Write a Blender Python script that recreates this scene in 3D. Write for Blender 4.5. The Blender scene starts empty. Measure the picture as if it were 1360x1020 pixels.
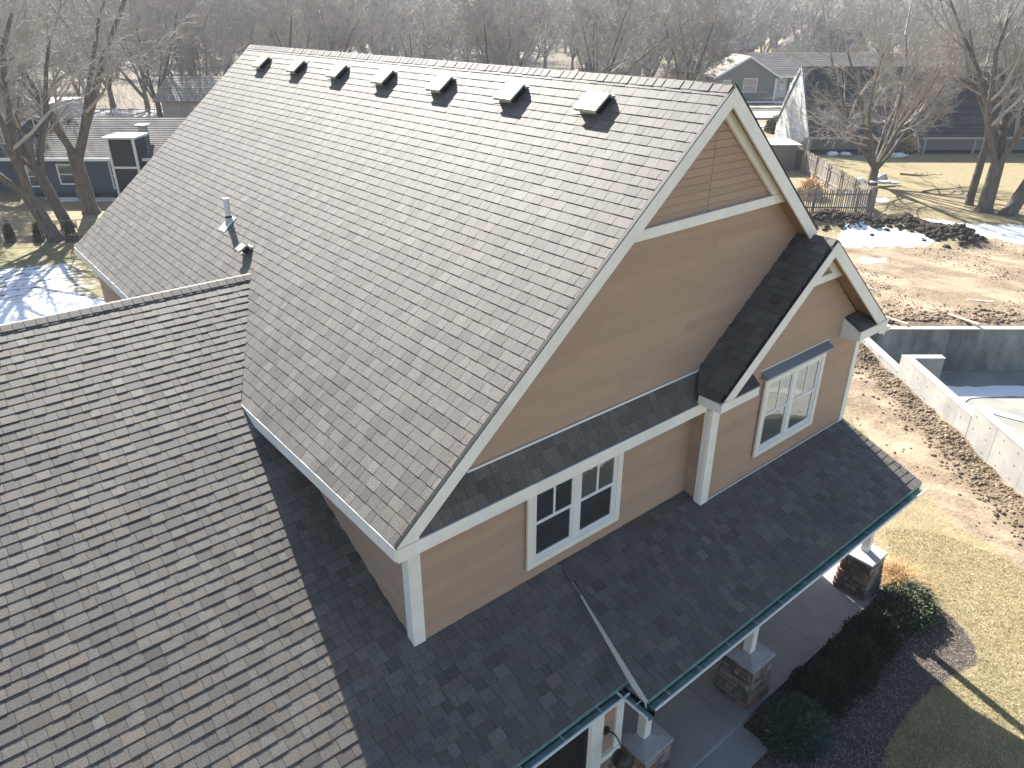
import bpy, math, random
import numpy as np
from mathutils import Vector, Matrix
D = bpy.data
SC = bpy.context.scene
COL = SC.collection
# ------------------------------------------------------------------ camera
CAM = Vector((-7.917, -5.739, 10.337))
YAW, PITCH, ROLL, FPX = math.radians(39.702), math.radians(26.716), math.radians(0.072), 986.27
fwd = Vector((math.sin(YAW) * math.cos(PITCH), math.cos(YAW) * math.cos(PITCH), -math.sin(PITCH)))
rgt = Vector((math.cos(YAW), -math.sin(YAW), 0))
upv = rgt.cross(fwd)
r2 = rgt * math.cos(ROLL) + upv * math.sin(ROLL)
u2 = upv * math.cos(ROLL) - rgt * math.sin(ROLL)
cd = D.cameras.new('camera'); cam = D.objects.new('camera', cd); COL.objects.link(cam)
cam.matrix_world = Matrix(((r2.x, u2.x, -fwd.x, CAM.x), (r2.y, u2.y, -fwd.y, CAM.y), (r2.z, u2.z, -fwd.z, CAM.z), (0, 0, 0, 1)))
cd.sensor_width = 36; cd.lens = FPX / 1360 * 36; cd.clip_end = 3000; cd.clip_start = .1
SC.camera = cam
# ------------------------------------------------------------------ sky, sun, exposure
SUNV = Vector((.395, 1.40, 1.0)).normalized()          # towards the sun
w = D.worlds.new('World'); SC.world = w; w.use_nodes = True
nt = w.node_tree; bg = nt.nodes['Background']
sky = nt.nodes.new('ShaderNodeTexSky'); sky.sky_type = 'NISHITA'; sky.sun_disc = False
sky.sun_elevation = math.asin(SUNV.z); sky.sun_rotation = math.atan2(SUNV.x, SUNV.y)
sky.air_density = 1.0; sky.dust_density = 1.2; sky.ozone_density = 1.2
nt.links.new(sky.outputs[0], bg.inputs[0]); bg.inputs[1].default_value = .066
sl = D.lights.new('sun', 'SUN'); sl.energy = 5.0; sl.angle = math.radians(.53); sl.color = (1, .955, .88)
so = D.objects.new('sun', sl); COL.objects.link(so)
so.rotation_euler = SUNV.to_track_quat('Z', 'Y').to_euler()
SC.view_settings.view_transform = 'Standard'; SC.view_settings.look = 'None'
SC.view_settings.exposure = 1.65; SC.view_settings.gamma = 1
SC.render.engine = 'CYCLES'
SC.cycles.max_bounces = 6; SC.cycles.diffuse_bounces = 3; SC.cycles.glossy_bounces = 3; SC.cycles.transparent_max_bounces = 8

# ------------------------------------------------------------------ helpers
S = .705                                              # the house was measured in units of .705 m
GZ = 7.6
def U(x, y, z): return Vector((x * S, y * S, (z + GZ) * S))
def ray(px, py): return fwd + r2 * ((px - 680) / FPX) - u2 * ((py - 510) / FPX)
def gp(px, py, z=0.):                                 # point at height z seen at a photo pixel
    r = ray(px, py); t = (z - CAM.z) / r.z; return CAM + r * t
E1 = Vector((math.cos(YAW), -math.sin(YAW), 0)); E2 = Vector((math.sin(YAW), math.cos(YAW), 0))
def AB(a, b, z=0.): return E1 * a + E2 * b + Vector((0, 0, z))    # frame of the neighbouring plots

def tag(o, label=None, cat=None, group=None, kind=None):
    if label: o['label'] = label
    if cat: o['category'] = cat
    if group: o['group'] = group
    if kind: o['kind'] = kind
    return o
def empty(name, loc=(0, 0, 0), **k):
    o = D.objects.new(name, None); COL.objects.link(o); o.location = loc; o.empty_display_size = .3
    return tag(o, **k)

class MB:
    def __init__(s): s.v = []; s.f = []; s.a = []; s.m = []
    def face(s, idx, t=.5): s.f.append(tuple(idx)); s.a.append(t)
    def poly(s, pts, t=.5):
        n = len(s.v); s.v += [tuple(p) for p in pts]; s.face(range(n, n + len(pts)), t)
    def prism(s, pts, ext, t=.5):
        """closed prism: polygon pts extruded along ext"""
        n = len(s.v); k = len(pts); e = Vector(ext)
        s.v += [tuple(p) for p in pts] + [tuple(Vector(p) + e) for p in pts]
        s.face(range(n, n + k), t); s.face(range(n + 2 * k - 1, n + k - 1, -1), t)
        for i in range(k):
            j = (i + 1) % k; s.face((n + i, n + j, n + k + j, n + k + i), t)
        return s
    def box(s, a, b, t=.5):
        x0, y0, z0 = a; x1, y1, z1 = b
        return s.prism([(x0, y0, z0), (x1, y0, z0), (x1, y1, z0), (x0, y1, z0)], (0, 0, z1 - z0), t)
    def ubox(s, a, b, t=.5): return s.box(U(*a), U(*b), t)
    def abox(s, a, b, t=.5):                         # box in the plots' frame
        (a0, b0, z0), (a1, b1, z1) = a, b
        return s.prism([AB(a0, b0, z0), AB(a1, b0, z0), AB(a1, b1, z0), AB(a0, b1, z0)], (0, 0, z1 - z0), t)
    def tube(s, pts, rad, n=8, cap=True, t=.5):
        pts = [Vector(p) for p in pts]; base = len(s.v)
        for i, p in enumerate(pts):
            d = (pts[min(i + 1, len(pts) - 1)] - pts[max(i - 1, 0)]).normalized()
            a = d.orthogonal().normalized() if i == 0 else (a - d * a.dot(d)).normalized()
            b = d.cross(a); r = rad[i] if hasattr(rad, '__len__') else rad
            for k in range(n):
                c = 2 * math.pi * k / n; s.v.append(tuple(p + a * (r * math.cos(c)) + b * (r * math.sin(c))))
        for i in range(len(pts) - 1):
            for k in range(n):
                k2 = (k + 1) % n; s.face((base + i * n + k, base + i * n + k2, base + (i + 1) * n + k2, base + (i + 1) * n + k), t)
        if cap:
            s.face([base + k for k in range(n)][::-1], t); s.face([base + (len(pts) - 1) * n + k for k in range(n)], t)
        return s
    def mesh(s, name, mat=None, smooth=False):
        me = D.meshes.new(name); me.from_pydata(s.v, [], s.f)
        at = me.attributes.new('tint', 'FLOAT', 'FACE'); at.data.foreach_set('value', s.a)
        if mat: me.materials.append(mat)
        if smooth: me.polygons.foreach_set('use_smooth', [True] * len(s.f))
        me.validate(); me.update()
        return me
    def build(s, name, mat, parent=None, smooth=False, fix=True, **k):
        me = s.mesh(name, mat, smooth)
        if fix and len(s.f) < 4000:
            import bmesh
            b = bmesh.new(); b.from_mesh(me); bmesh.ops.recalc_face_normals(b, faces=b.faces); b.to_mesh(me); b.free()
        o = D.objects.new(name, me); COL.objects.link(o)
        if parent: attach(o, parent)
        return tag(o, **k)
def attach(o, parent):
    # world-space meshes: keep where they are
    o.parent = parent
    o.matrix_parent_inverse = wm(parent).inverted()
def wm(o):
    m = o.matrix_basis.copy()
    if o.parent: m = wm(o.parent) @ o.matrix_parent_inverse @ m
    return m
def inst(name, me, loc, parent=None, rot=None, scale=None, **k):
    o = D.objects.new(name, me); COL.objects.link(o); o.location = loc
    if rot is not None: o.rotation_euler = rot
    if scale is not None: o.scale = scale if hasattr(scale, '__len__') else (scale,) * 3
    if parent: attach(o, parent)
    return tag(o, **k)

# ------------------------------------------------------------------ materials
def mat(name, col=(.5, .5, .5), rough=.7, spec=.3, col2=None, scale=8, detail=6, bump=0., bscale=None, tint=0., stretch=None,
        grain=0., gscale=300, objrand=0., metal=0., tcol=None, coord='Object', world=True):
    m = D.materials.new(name); m.use_nodes = True; n = m.node_tree.nodes; l = m.node_tree.links
    bs = n['Principled BSDF']; bs.inputs['Roughness'].default_value = rough; bs.inputs['Specular IOR Level'].default_value = spec
    bs.inputs['Metallic'].default_value = metal
    def mth(op, a, b):
        x = n.new('ShaderNodeMath'); x.operation = op
        for i, q in enumerate((a, b)):
            if isinstance(q, (int, float)): x.inputs[i].default_value = q
            else: l.new(q, x.inputs[i])
        return x.outputs[0]
    def mix(f, a, b, bt='MIX'):
        x = n.new('ShaderNodeMix'); x.data_type = 'RGBA'; x.blend_type = bt
        if isinstance(f, (int, float)): x.inputs[0].default_value = f
        else: l.new(f, x.inputs[0])
        for i, q in ((6, a), (7, b)):
            if isinstance(q, tuple): x.inputs[i].default_value = (*q[:3], 1)
            else: l.new(q, x.inputs[i])
        return x.outputs[2]
    if world:
        g = n.new('ShaderNodeNewGeometry'); vec = g.outputs['Position']
    else:
        g = n.new('ShaderNodeTexCoord'); vec = g.outputs[coord]
    if stretch:
        mp = n.new('ShaderNodeMapping'); mp.inputs['Scale'].default_value = stretch; l.new(vec, mp.inputs[0]); vec = mp.outputs[0]
    def noise(sc, dt=6, ro=.6):
        x = n.new('ShaderNodeTexNoise'); x.inputs['Scale'].default_value = sc; x.inputs['Detail'].default_value = dt
        x.inputs['Roughness'].default_value = ro; l.new(vec, x.inputs['Vector']); return x.outputs['Fac']
    def ramp(f, lo, hi):
        x = n.new('ShaderNodeMapRange'); x.inputs['From Min'].default_value = lo; x.inputs['From Max'].default_value = hi
        l.new(f, x.inputs['Value']); return x.outputs[0]
    c = tuple(col)
    if col2: c = mix(ramp(noise(scale, detail), .35, .65), c, tuple(col2))
    if tint:
        a = n.new('ShaderNodeAttribute'); a.attribute_name = 'tint'
        v = mth('ADD', mth('MULTIPLY', mth('SUBTRACT', a.outputs['Fac'], .5), tint), 1.)
        cx = n.new('ShaderNodeCombineColor'); [l.new(v, cx.inputs[i]) for i in range(3)]
        c = mix(1., c if not isinstance(c, tuple) else c, cx.outputs[0], 'MULTIPLY')
        if tcol:
            fr = mth('FRACT', mth('MULTIPLY', a.outputs['Fac'], 7.31), 0.)
            c = mix(ramp(fr, .55, 1.), c, mix(1., c, tuple(tcol), 'MULTIPLY'))
    if objrand:
        a = n.new('ShaderNodeObjectInfo')
        v = mth('ADD', mth('MULTIPLY', mth('SUBTRACT', a.outputs['Random'], .5), objrand), 1.)
        cx = n.new('ShaderNodeCombineColor'); [l.new(v, cx.inputs[i]) for i in range(3)]
        c = mix(1., c, cx.outputs[0], 'MULTIPLY')
    if grain:
        v = mth('ADD', mth('MULTIPLY', mth('SUBTRACT', noise(gscale, 2), .5), grain), 1.)
        cx = n.new('ShaderNodeCombineColor'); [l.new(v, cx.inputs[i]) for i in range(3)]
        c = mix(1., c, cx.outputs[0], 'MULTIPLY')
    if isinstance(c, tuple): bs.inputs['Base Color'].default_value = (*c, 1)
    else: l.new(c, bs.inputs['Base Color'])
    if bump:
        b = n.new('ShaderNodeBump'); b.inputs['Strength'].default_value = min(1, bump); b.inputs['Distance'].default_value = .02 * max(1, bump)
        l.new(noise(bscale or scale * 4, 6), b.inputs['Height']); l.new(b.outputs[0], bs.inputs['Normal'])
    m['h'] = 1
    return m
M = {}
M['shingle'] = mat('shingle', (.122, .112, .098), rough=.71, spec=.56, col2=(.100, .092, .082), scale=.9, tint=.76, tcol=(1.05, .955, .90), grain=1.9, gscale=62, bump=.12, bscale=300)
M['deck'] = mat('roof_deck', (.02, .02, .022), rough=.9)
M['trim'] = mat('cream_trim', (.86, .85, .80), rough=.5, col2=(.76, .75, .70), scale=2.2, grain=.14, gscale=30)
M['casing'] = mat('window_casing', (.80, .77, .71), rough=.5, col2=(.76, .73, .67), scale=3)
M['siding'] = mat('tan_siding', (.41, .290, .214), rough=.6, col2=(.38, .27, .20), scale=2.2, tint=.12, grain=.12, gscale=50, bump=.15, bscale=40, stretch=(1, 1, 5))
M['backing'] = mat('lap_shade_backing', (.06, .045, .035), rough=.9)  # dark colour seen through the board gaps deepens the lap shadow lines
M['soffit'] = mat('tan_soffit', (.33, .215, .12), rough=.6, col2=(.30, .195, .11), scale=3)
M['vinyl'] = mat('white_vinyl', (.74, .76, .77), rough=.35, spec=.5)
M['metal'] = mat('grey_flashing', (.26, .29, .31), rough=.35, metal=.4)
M['gutter'] = mat('sky_tinted_gutter_inside', (.25, .40, .35), rough=.45, spec=.5, col2=(.14, .25, .21), scale=9)  # green tint puts the sky's reflection into the base colour
M['gutterw'] = mat('white_gutter_lip', (.72, .74, .75), rough=.35, spec=.5)
M['stone'] = mat('pier_stone', (.30, .23, .18), rough=.85, col2=(.19, .17, .16), scale=9, tint=1.1, tcol=(1.2, .9, .7), grain=.5, gscale=90, bump=.8, bscale=45)
M['mortar'] = mat('mortar', (.10, .09, .08), rough=.95)
M['cap'] = mat('limestone_cap', (.42, .42, .43), rough=.8, col2=(.36, .36, .37), scale=8, grain=.2, gscale=90)
M['slab'] = mat('porch_concrete', (.36, .355, .34), rough=.8, col2=(.31, .305, .295), scale=2.5, grain=.25, gscale=120)
M['conc'] = mat('foundation_concrete', (.44, .43, .40), rough=.85, col2=(.33, .33, .32), scale=1.6, grain=.3, gscale=45, tint=.5)
M['concd'] = mat('dark_concrete', (.26, .27, .25), rough=.8, col2=(.11, .12, .115), scale=1.5, grain=.4, gscale=40, tint=.6, stretch=(1, 1, .5))  # darker, blotchier concrete for the far wall panels
M['floor'] = mat('pit_floor', (.33, .32, .28), rough=.8, col2=(.22, .22, .20), scale=.7, grain=.3, gscale=30)
M['snow'] = mat('snow', (.86, .88, .92), rough=.6, col2=(.80, .82, .86), scale=3, bump=.5, bscale=9)
M['bark'] = mat('bark', (.19, .165, .135), rough=.9, col2=(.10, .085, .07), scale=9, grain=.7, gscale=40, bump=1.6, bscale=22, stretch=(1, 1, .22), world=False)
M['twig'] = mat('twig', (.44, .405, .37), rough=.75, col2=(.32, .29, .26), scale=.8, objrand=.35, world=False)
M['birch'] = mat('pale_bark', (.50, .48, .45), rough=.8, col2=(.34, .32, .30), scale=4, world=False)
M['wood'] = mat('weathered_wood', (.30, .265, .225), rough=.85, col2=(.21, .19, .165), scale=3, tint=.6, objrand=.4, grain=.4, gscale=60, stretch=(1, 1, .15))
M['lumber'] = mat('fresh_lumber', (.62, .52, .38), rough=.8, objrand=.3)
M['dirt'] = mat('soil', (.12, .088, .06), rough=.95, col2=(.07, .05, .035), scale=3, tint=.9, grain=.5, gscale=50)
M['dirtm'] = mat('brown_soil', (.27, .205, .14), rough=.95, col2=(.14, .105, .072), scale=1.2, tint=.9, grain=.5, gscale=50)
M['dirtd'] = mat('dark_soil', (.055, .042, .03), rough=.95, col2=(.03, .024, .018), scale=3, tint=.9)
M['dirtl'] = mat('pale_clods', (.27, .205, .14), rough=.95, col2=(.19, .14, .095), scale=3, tint=.7)
M['vent'] = mat('vent_metal', (.46, .445, .38), rough=.42, spec=.7)
M['dark'] = mat('dark_opening', (.012, .013, .014), rough=.6)
M['pvc'] = mat('white_pvc', (.78, .79, .78), rough=.4)
M['rubber'] = mat('black_rubber', (.02, .02, .022), rough=.6)
M['bronze'] = mat('dark_bronze', (.045, .035, .028), rough=.4, spec=.5, metal=.5)
M['yew'] = mat('yew_leaf', (.022, .035, .014), rough=.6, tint=1.2)
M['spruce'] = mat('blue_green_leaf', (.05, .082, .062), rough=.6, tint=1.2)
M['juniper'] = mat('juniper_leaf', (.095, .12, .07), rough=.6, tint=1.2)
M['olive'] = mat('olive_leaf', (.11, .10, .035), rough=.7, tint=1.)
M['straw'] = mat('straw', (.46, .33, .17), rough=.8, tint=1.1, tcol=(1.1, .8, .6))
M['blade'] = mat('dormant_grass', (.46, .38, .21), rough=.8, tint=1.0, tcol=(.85, .95, .75))
M['mulch'] = mat('mulch_twig', (.26, .225, .195), rough=.9, tint=1.5)
M['bluewall'] = mat('blue_grey_siding', (.085, .105, .125), rough=.6, tint=.2)
M['greenwall'] = mat('grey_green_siding', (.17, .19, .165), rough=.6, tint=.2)
M['tealwall'] = mat('pale_teal_siding', (.40, .60, .50), rough=.6, tint=.1)
M['whitewall'] = mat('white_siding', (.66, .67, .66), rough=.6, tint=.2)
M['tanwall'] = mat('pale_tan_wall', (.42, .36, .28), rough=.7)
M['brick'] = mat('red_brick', (.20, .07, .055), rough=.8, col2=(.14, .055, .045), scale=3)
M['oldroof'] = mat('streaked_roof', (.17, .16, .15), rough=.85, col2=(.05, .055, .065), scale=1.3, grain=.5, gscale=25, tint=.3, stretch=(1, .25, .25))
M['darkroof'] = mat('dark_roof', (.075, .072, .072), rough=.85, col2=(.05, .05, .052), scale=1.0, grain=.5, gscale=25, tint=.5)
M['greyroof'] = mat('grey_roof', (.22, .205, .19), rough=.85, col2=(.17, .16, .15), scale=1.0, grain=.4, gscale=25, tint=.4)
M['tanroof'] = mat('tan_roof', (.34, .30, .25), rough=.85, tint=.4)
M['grey'] = mat('grey_paint', (.30, .31, .32), rough=.5)
M['greybeam'] = mat('worn_white_paint', (.36, .35, .33), rough=.7)
M['screen'] = mat('dark_screen', (.03, .035, .04), rough=.5)
M['road'] = mat('pavement', (.34, .335, .33), rough=.85, col2=(.27, .27, .27), scale=.5, grain=.2, gscale=20)
M['yellow'] = mat('yellow_twigs', (.38, .28, .10), rough=.8)
M['blue'] = mat('blue_paint', (.12, .22, .38), rough=.5)

def glass(name, base=(.01, .012, .014), gl=.35):
    m = D.materials.new(name); m.use_nodes = True; n = m.node_tree.nodes; l = m.node_tree.links
    bs = n['Principled BSDF']; bs.inputs['Base Color'].default_value = (*base, 1); bs.inputs['Roughness'].default_value = .15
    bs.inputs['Specular IOR Level'].default_value = .6
    g = n.new('ShaderNodeBsdfGlossy'); g.inputs['Roughness'].default_value = .015; g.inputs['Color'].default_value = (.75, .85, .85, 1)
    fr = n.new('ShaderNodeFresnel'); fr.inputs['IOR'].default_value = 1.6
    mx = n.new('ShaderNodeMapRange'); mx.inputs['From Max'].default_value = 1; mx.inputs['To Min'].default_value = gl; mx.inputs['To Max'].default_value = 1
    l.new(fr.outputs[0], mx.inputs[0])
    # slightly wavy pane
    no = n.new('ShaderNodeTexNoise'); no.inputs['Scale'].default_value = 1.5; bp = n.new('ShaderNodeBump'); bp.inputs['Strength'].default_value = .05
    bp.inputs['Distance'].default_value = .05
    l.new(no.outputs[0], bp.inputs['Height']); l.new(bp.outputs[0], g.inputs['Normal'])
    ms = n.new('ShaderNodeMixShader'); l.new(mx.outputs[0], ms.inputs[0]); l.new(bs.outputs[0], ms.inputs[1]); l.new(g.outputs[0], ms.inputs[2])
    l.new(ms.outputs[0], n['Material Output'].inputs[0]); return m
M['glass'] = glass('window_glass', (.012, .014, .015), .16)
M['glass_refl'] = glass('window_glass_painted_reflection', (.09, .092, .068), .26)  # base colour lightened to paint bright reflections into the panes
M['glassf'] = glass('far_glass', (.02, .025, .03), .2)

# ------------------------------------------------------------------ ground
rng = np.random.default_rng(7)
def vnoise(x, y, sc, seed):
    """smooth value noise"""
    X = x / sc; Y = y / sc; xi = np.floor(X).astype(int); yi = np.floor(Y).astype(int); fx = X - xi; fy = Y - yi
    fx = fx * fx * (3 - 2 * fx); fy = fy * fy * (3 - 2 * fy)
    def h(a, b):
        q = np.sin(a * 127.1 + b * 311.7 + seed * 17.13) * 43758.5453; return q - np.floor(q)
    return (h(xi, yi) * (1 - fx) + h(xi + 1, yi) * fx) * (1 - fy) + (h(xi, yi + 1) * (1 - fx) + h(xi + 1, yi + 1) * fx) * fy
def fbm(x, y, sc, seed, o=4):
    r = 0; a = .5
    for k in range(o): r = r + a * vnoise(x, y, sc / 2 ** k, seed + k); a *= .5
    return r / (1 - .5 ** o)
def polymask(x, y, poly, wd):
    """soft inside mask of a polygon (world xy)"""
    ins = np.zeros(x.shape, bool); dm = np.full(x.shape, 1e9); n = len(poly)
    for i in range(n):
        x1, y1 = poly[i]; x2, y2 = poly[(i + 1) % n]
        c = ((y1 > y) != (y2 > y)) & (x < (x2 - x1) * (y - y1) / (y2 - y1 + 1e-12) + x1); ins ^= c
        dx, dy = x2 - x1, y2 - y1; t = np.clip(((x - x1) * dx + (y - y1) * dy) / (dx * dx + dy * dy + 1e-9), 0, 1)
        dm = np.minimum(dm, np.hypot(x - x1 - t * dx, y - y1 - t * dy))
    return np.clip(.5 + np.where(ins, dm, -dm) / wd, 0, 1)
def gpoly(pts): return [tuple(gp(*p)[:2]) for p in pts]
DIRT = [(1085, 318), (1180, 326), (1262, 330), (1300, 318), (1420, 332), (1560, 720), (1400, 800), (1330, 735), (1262, 690), (1215, 640), (1140, 565), (1100, 500), (1040, 360)]
SNOWP = [[(1112, 303), (1128, 297), (1200, 309), (1262, 316), (1262, 325), (1190, 328), (1118, 328)],
         [(1222, 290), (1290, 297), (1360, 299), (1440, 300), (1440, 326), (1350, 324), (1300, 313), (1245, 303)],
         [(-60, 392), (20, 398), (70, 385), (110, 392), (150, 398), (150, 440), (0, 460), (-80, 470)],
         [(48, 262), (100, 261), (165, 262), (215, 264), (160, 267), (75, 268)],
         [(1140, 343), (1180, 344), (1175, 350), (1145, 350)],
         [(1000, 139), (1040, 139), (1045, 142), (1000, 143)], [(1160, 264), (1178, 262), (1180, 268), (1165, 270)]]
SNOWM = [[(-60, 352), (60, 346), (118, 342), (150, 398), (60, 410), (-70, 430)]]
MULCH = [(1090, 775), (1195, 785), (1250, 805), (1296, 850), (1298, 880), (1262, 905), (1228, 922), (1180, 985), (1165, 1060), (1000, 1080), (940, 960), (1040, 850)]
GREEN = [[(-60, 325), (100, 325), (130, 360), (135, 400), (-60, 400)], [(1160, 930), (1240, 905), (1420, 1040), (1300, 1200), (1120, 1100)]]
BED = [(-40, 313), (120, 313), (110, 322), (-40, 324)]
BED2 = [(1075, 206), (1400, 203), (1400, 196), (1070, 190)]
def height(x, y, raw=False):
    a = x * E1.x + y * E1.y; b = x * E2.x + y * E2.y
    z = .05 * (fbm(x, y, 6, 3) - .5)
    dm = polymask(x, y, gpoly(DIRT), .8)
    z = z + dm * (.22 * (fbm(x, y, 1.6, 11) - .5) + .10 * (fbm(x, y, .35, 31, 2) - .5))
    # spoil heap along the plot edge
    p = np.array([gp(1060, 296)[:2], gp(1120, 300)[:2], gp(1180, 300)[:2], gp(1235, 311)[:2], gp(1276, 322)[:2]])
    dd = np.full(x.shape, 1e9)
    for i in range(len(p) - 1):
        d = p[i + 1] - p[i]; t = np.clip(((x - p[i][0]) * d[0] + (y - p[i][1]) * d[1]) / (d @ d), 0, 1)
        dd = np.minimum(dd, np.hypot(x - p[i][0] - t * d[0], y - p[i][1] - t * d[1]))
    heap = np.exp(-(dd / 1.0) ** 2)
    z = z + heap * (.55 + .5 * (fbm(x, y, 1.0, 21) - .5))
    # loose soil banked against the foundation
    bank = np.exp(-((a - 9.2) / .55) ** 2) * (b < 15.6) * (b > -12)
    z = z + bank * (.10 + .30 * (fbm(x, y, .9, 41) - .35))
    bank2 = np.exp(-((b - 15.9) / .7) ** 2) * (a > 9.5)
    z = z + bank2 * (.06 + .25 * (fbm(x, y, 1.1, 43) - .4))
    # wheel ruts along the track
    z = z - dm * .05 * (np.exp(-((a - 7.4) / .22) ** 2) + np.exp(-((a - 5.7) / .22) ** 2)) * (b < 14)
    far = np.clip((b - 60) / 300, 0, 1)
    z = z - 2.0 * far
    # flat around the house
    hx = (x > -13) & (x < 4.9) & (y > -2.2) & (y < 15)
    z = np.where(hx, -.02, z)
    pit = (a > 9.86) & (b < 15.12) & (b > -14) & (a < 26)
    z = np.where(pit, -1.45, z)
    if raw: return z, dm, heap, bank + bank2, a, b
    return z
def hz(x, y): return float(height(np.array([x]), np.array([y]))[0])

ta = sorted(set(list(np.round(np.arange(-45, 60, .42), 3)) + list(np.round(np.arange(2.2, 15, .16), 3)) + [9.85, 9.87, 25.9, 26.1] + [-1500, -900, -500, -300, -180, -120, -85, -60, -52, 66, 75, 90, 120, 170, 260, 400, 700, 1200, 1500]))
tb = sorted(set(list(np.round(np.arange(-13, 62, .42), 3)) + list(np.round(np.arange(2, 34, .2), 3)) + [15.11, 15.13, -14.1, -13.9] + [-400, -200, -90, -50, -30, -20, 66, 72, 80, 90, 105, 130, 170, 230, 330, 500, 800, 1500]))
A_, B_ = np.meshgrid(ta, tb); xs = A_ * E1.x + B_ * E2.x; ys = A_ * E1.y + B_ * E2.y
fl = (xs.ravel(), ys.ravel())
zz, dm, heap, bank, _, _ = height(*fl, raw=True)
na, nb = len(ta), len(tb)
i0 = (np.arange(nb - 1)[:, None] * na + np.arange(na - 1)[None, :]).ravel()
faces = np.stack([i0, i0 + 1, i0 + na + 1, i0 + na], 1)
me = D.meshes.new('ground'); me.from_pydata(np.stack([fl[0], fl[1], zz], 1).tolist(), [], faces.tolist())
sn = np.zeros(len(zz))
for p in SNOWP: sn = np.maximum(sn, polymask(*fl, gpoly(p), 1.9 if p[0][1] > 285 and p[0][0] != 1140 else .7))
sm = np.zeros(len(zz))
for p in SNOWM: sm = np.maximum(sm, polymask(*fl, gpoly(p), 2.5) * .62)
sn = np.maximum(sn * 1.02, sm) * (1 - .55 * np.clip(heap * 1.3, 0, 1))
mu = polymask(*fl, gpoly(MULCH), .5)
bd = np.maximum(polymask(*fl, gpoly(BED), .6), polymask(*fl, gpoly(BED2), 1.2))
gr = np.zeros(len(zz))
fa, fb = fl[0] * E1.x + fl[1] * E1.y, fl[0] * E2.x + fl[1] * E2.y
lit = np.clip((fb - 47 + 4 * fbm(fl[0], fl[1], 9, 5)) / 8, 0, 1) * np.clip((18 - fa) / 4 + np.clip((fb - 98) / 8, 0, 4), 0, 1)
for p in GREEN: gr = np.maximum(gr, polymask(*fl, gpoly(p), 3.))
for nm, arr in (('snow', sn), ('dirt', dm), ('mulch', np.maximum(mu, bd)), ('green', gr), ('litter', lit), ('heap', np.clip(heap * 1.5 + bank * .7, 0, 1))):
    at = me.attributes.new(nm, 'FLOAT', 'POINT'); at.data.foreach_set('value', arr.astype(np.float32))
me.polygons.foreach_set('use_smooth', [True] * len(faces)); me.update()

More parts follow.
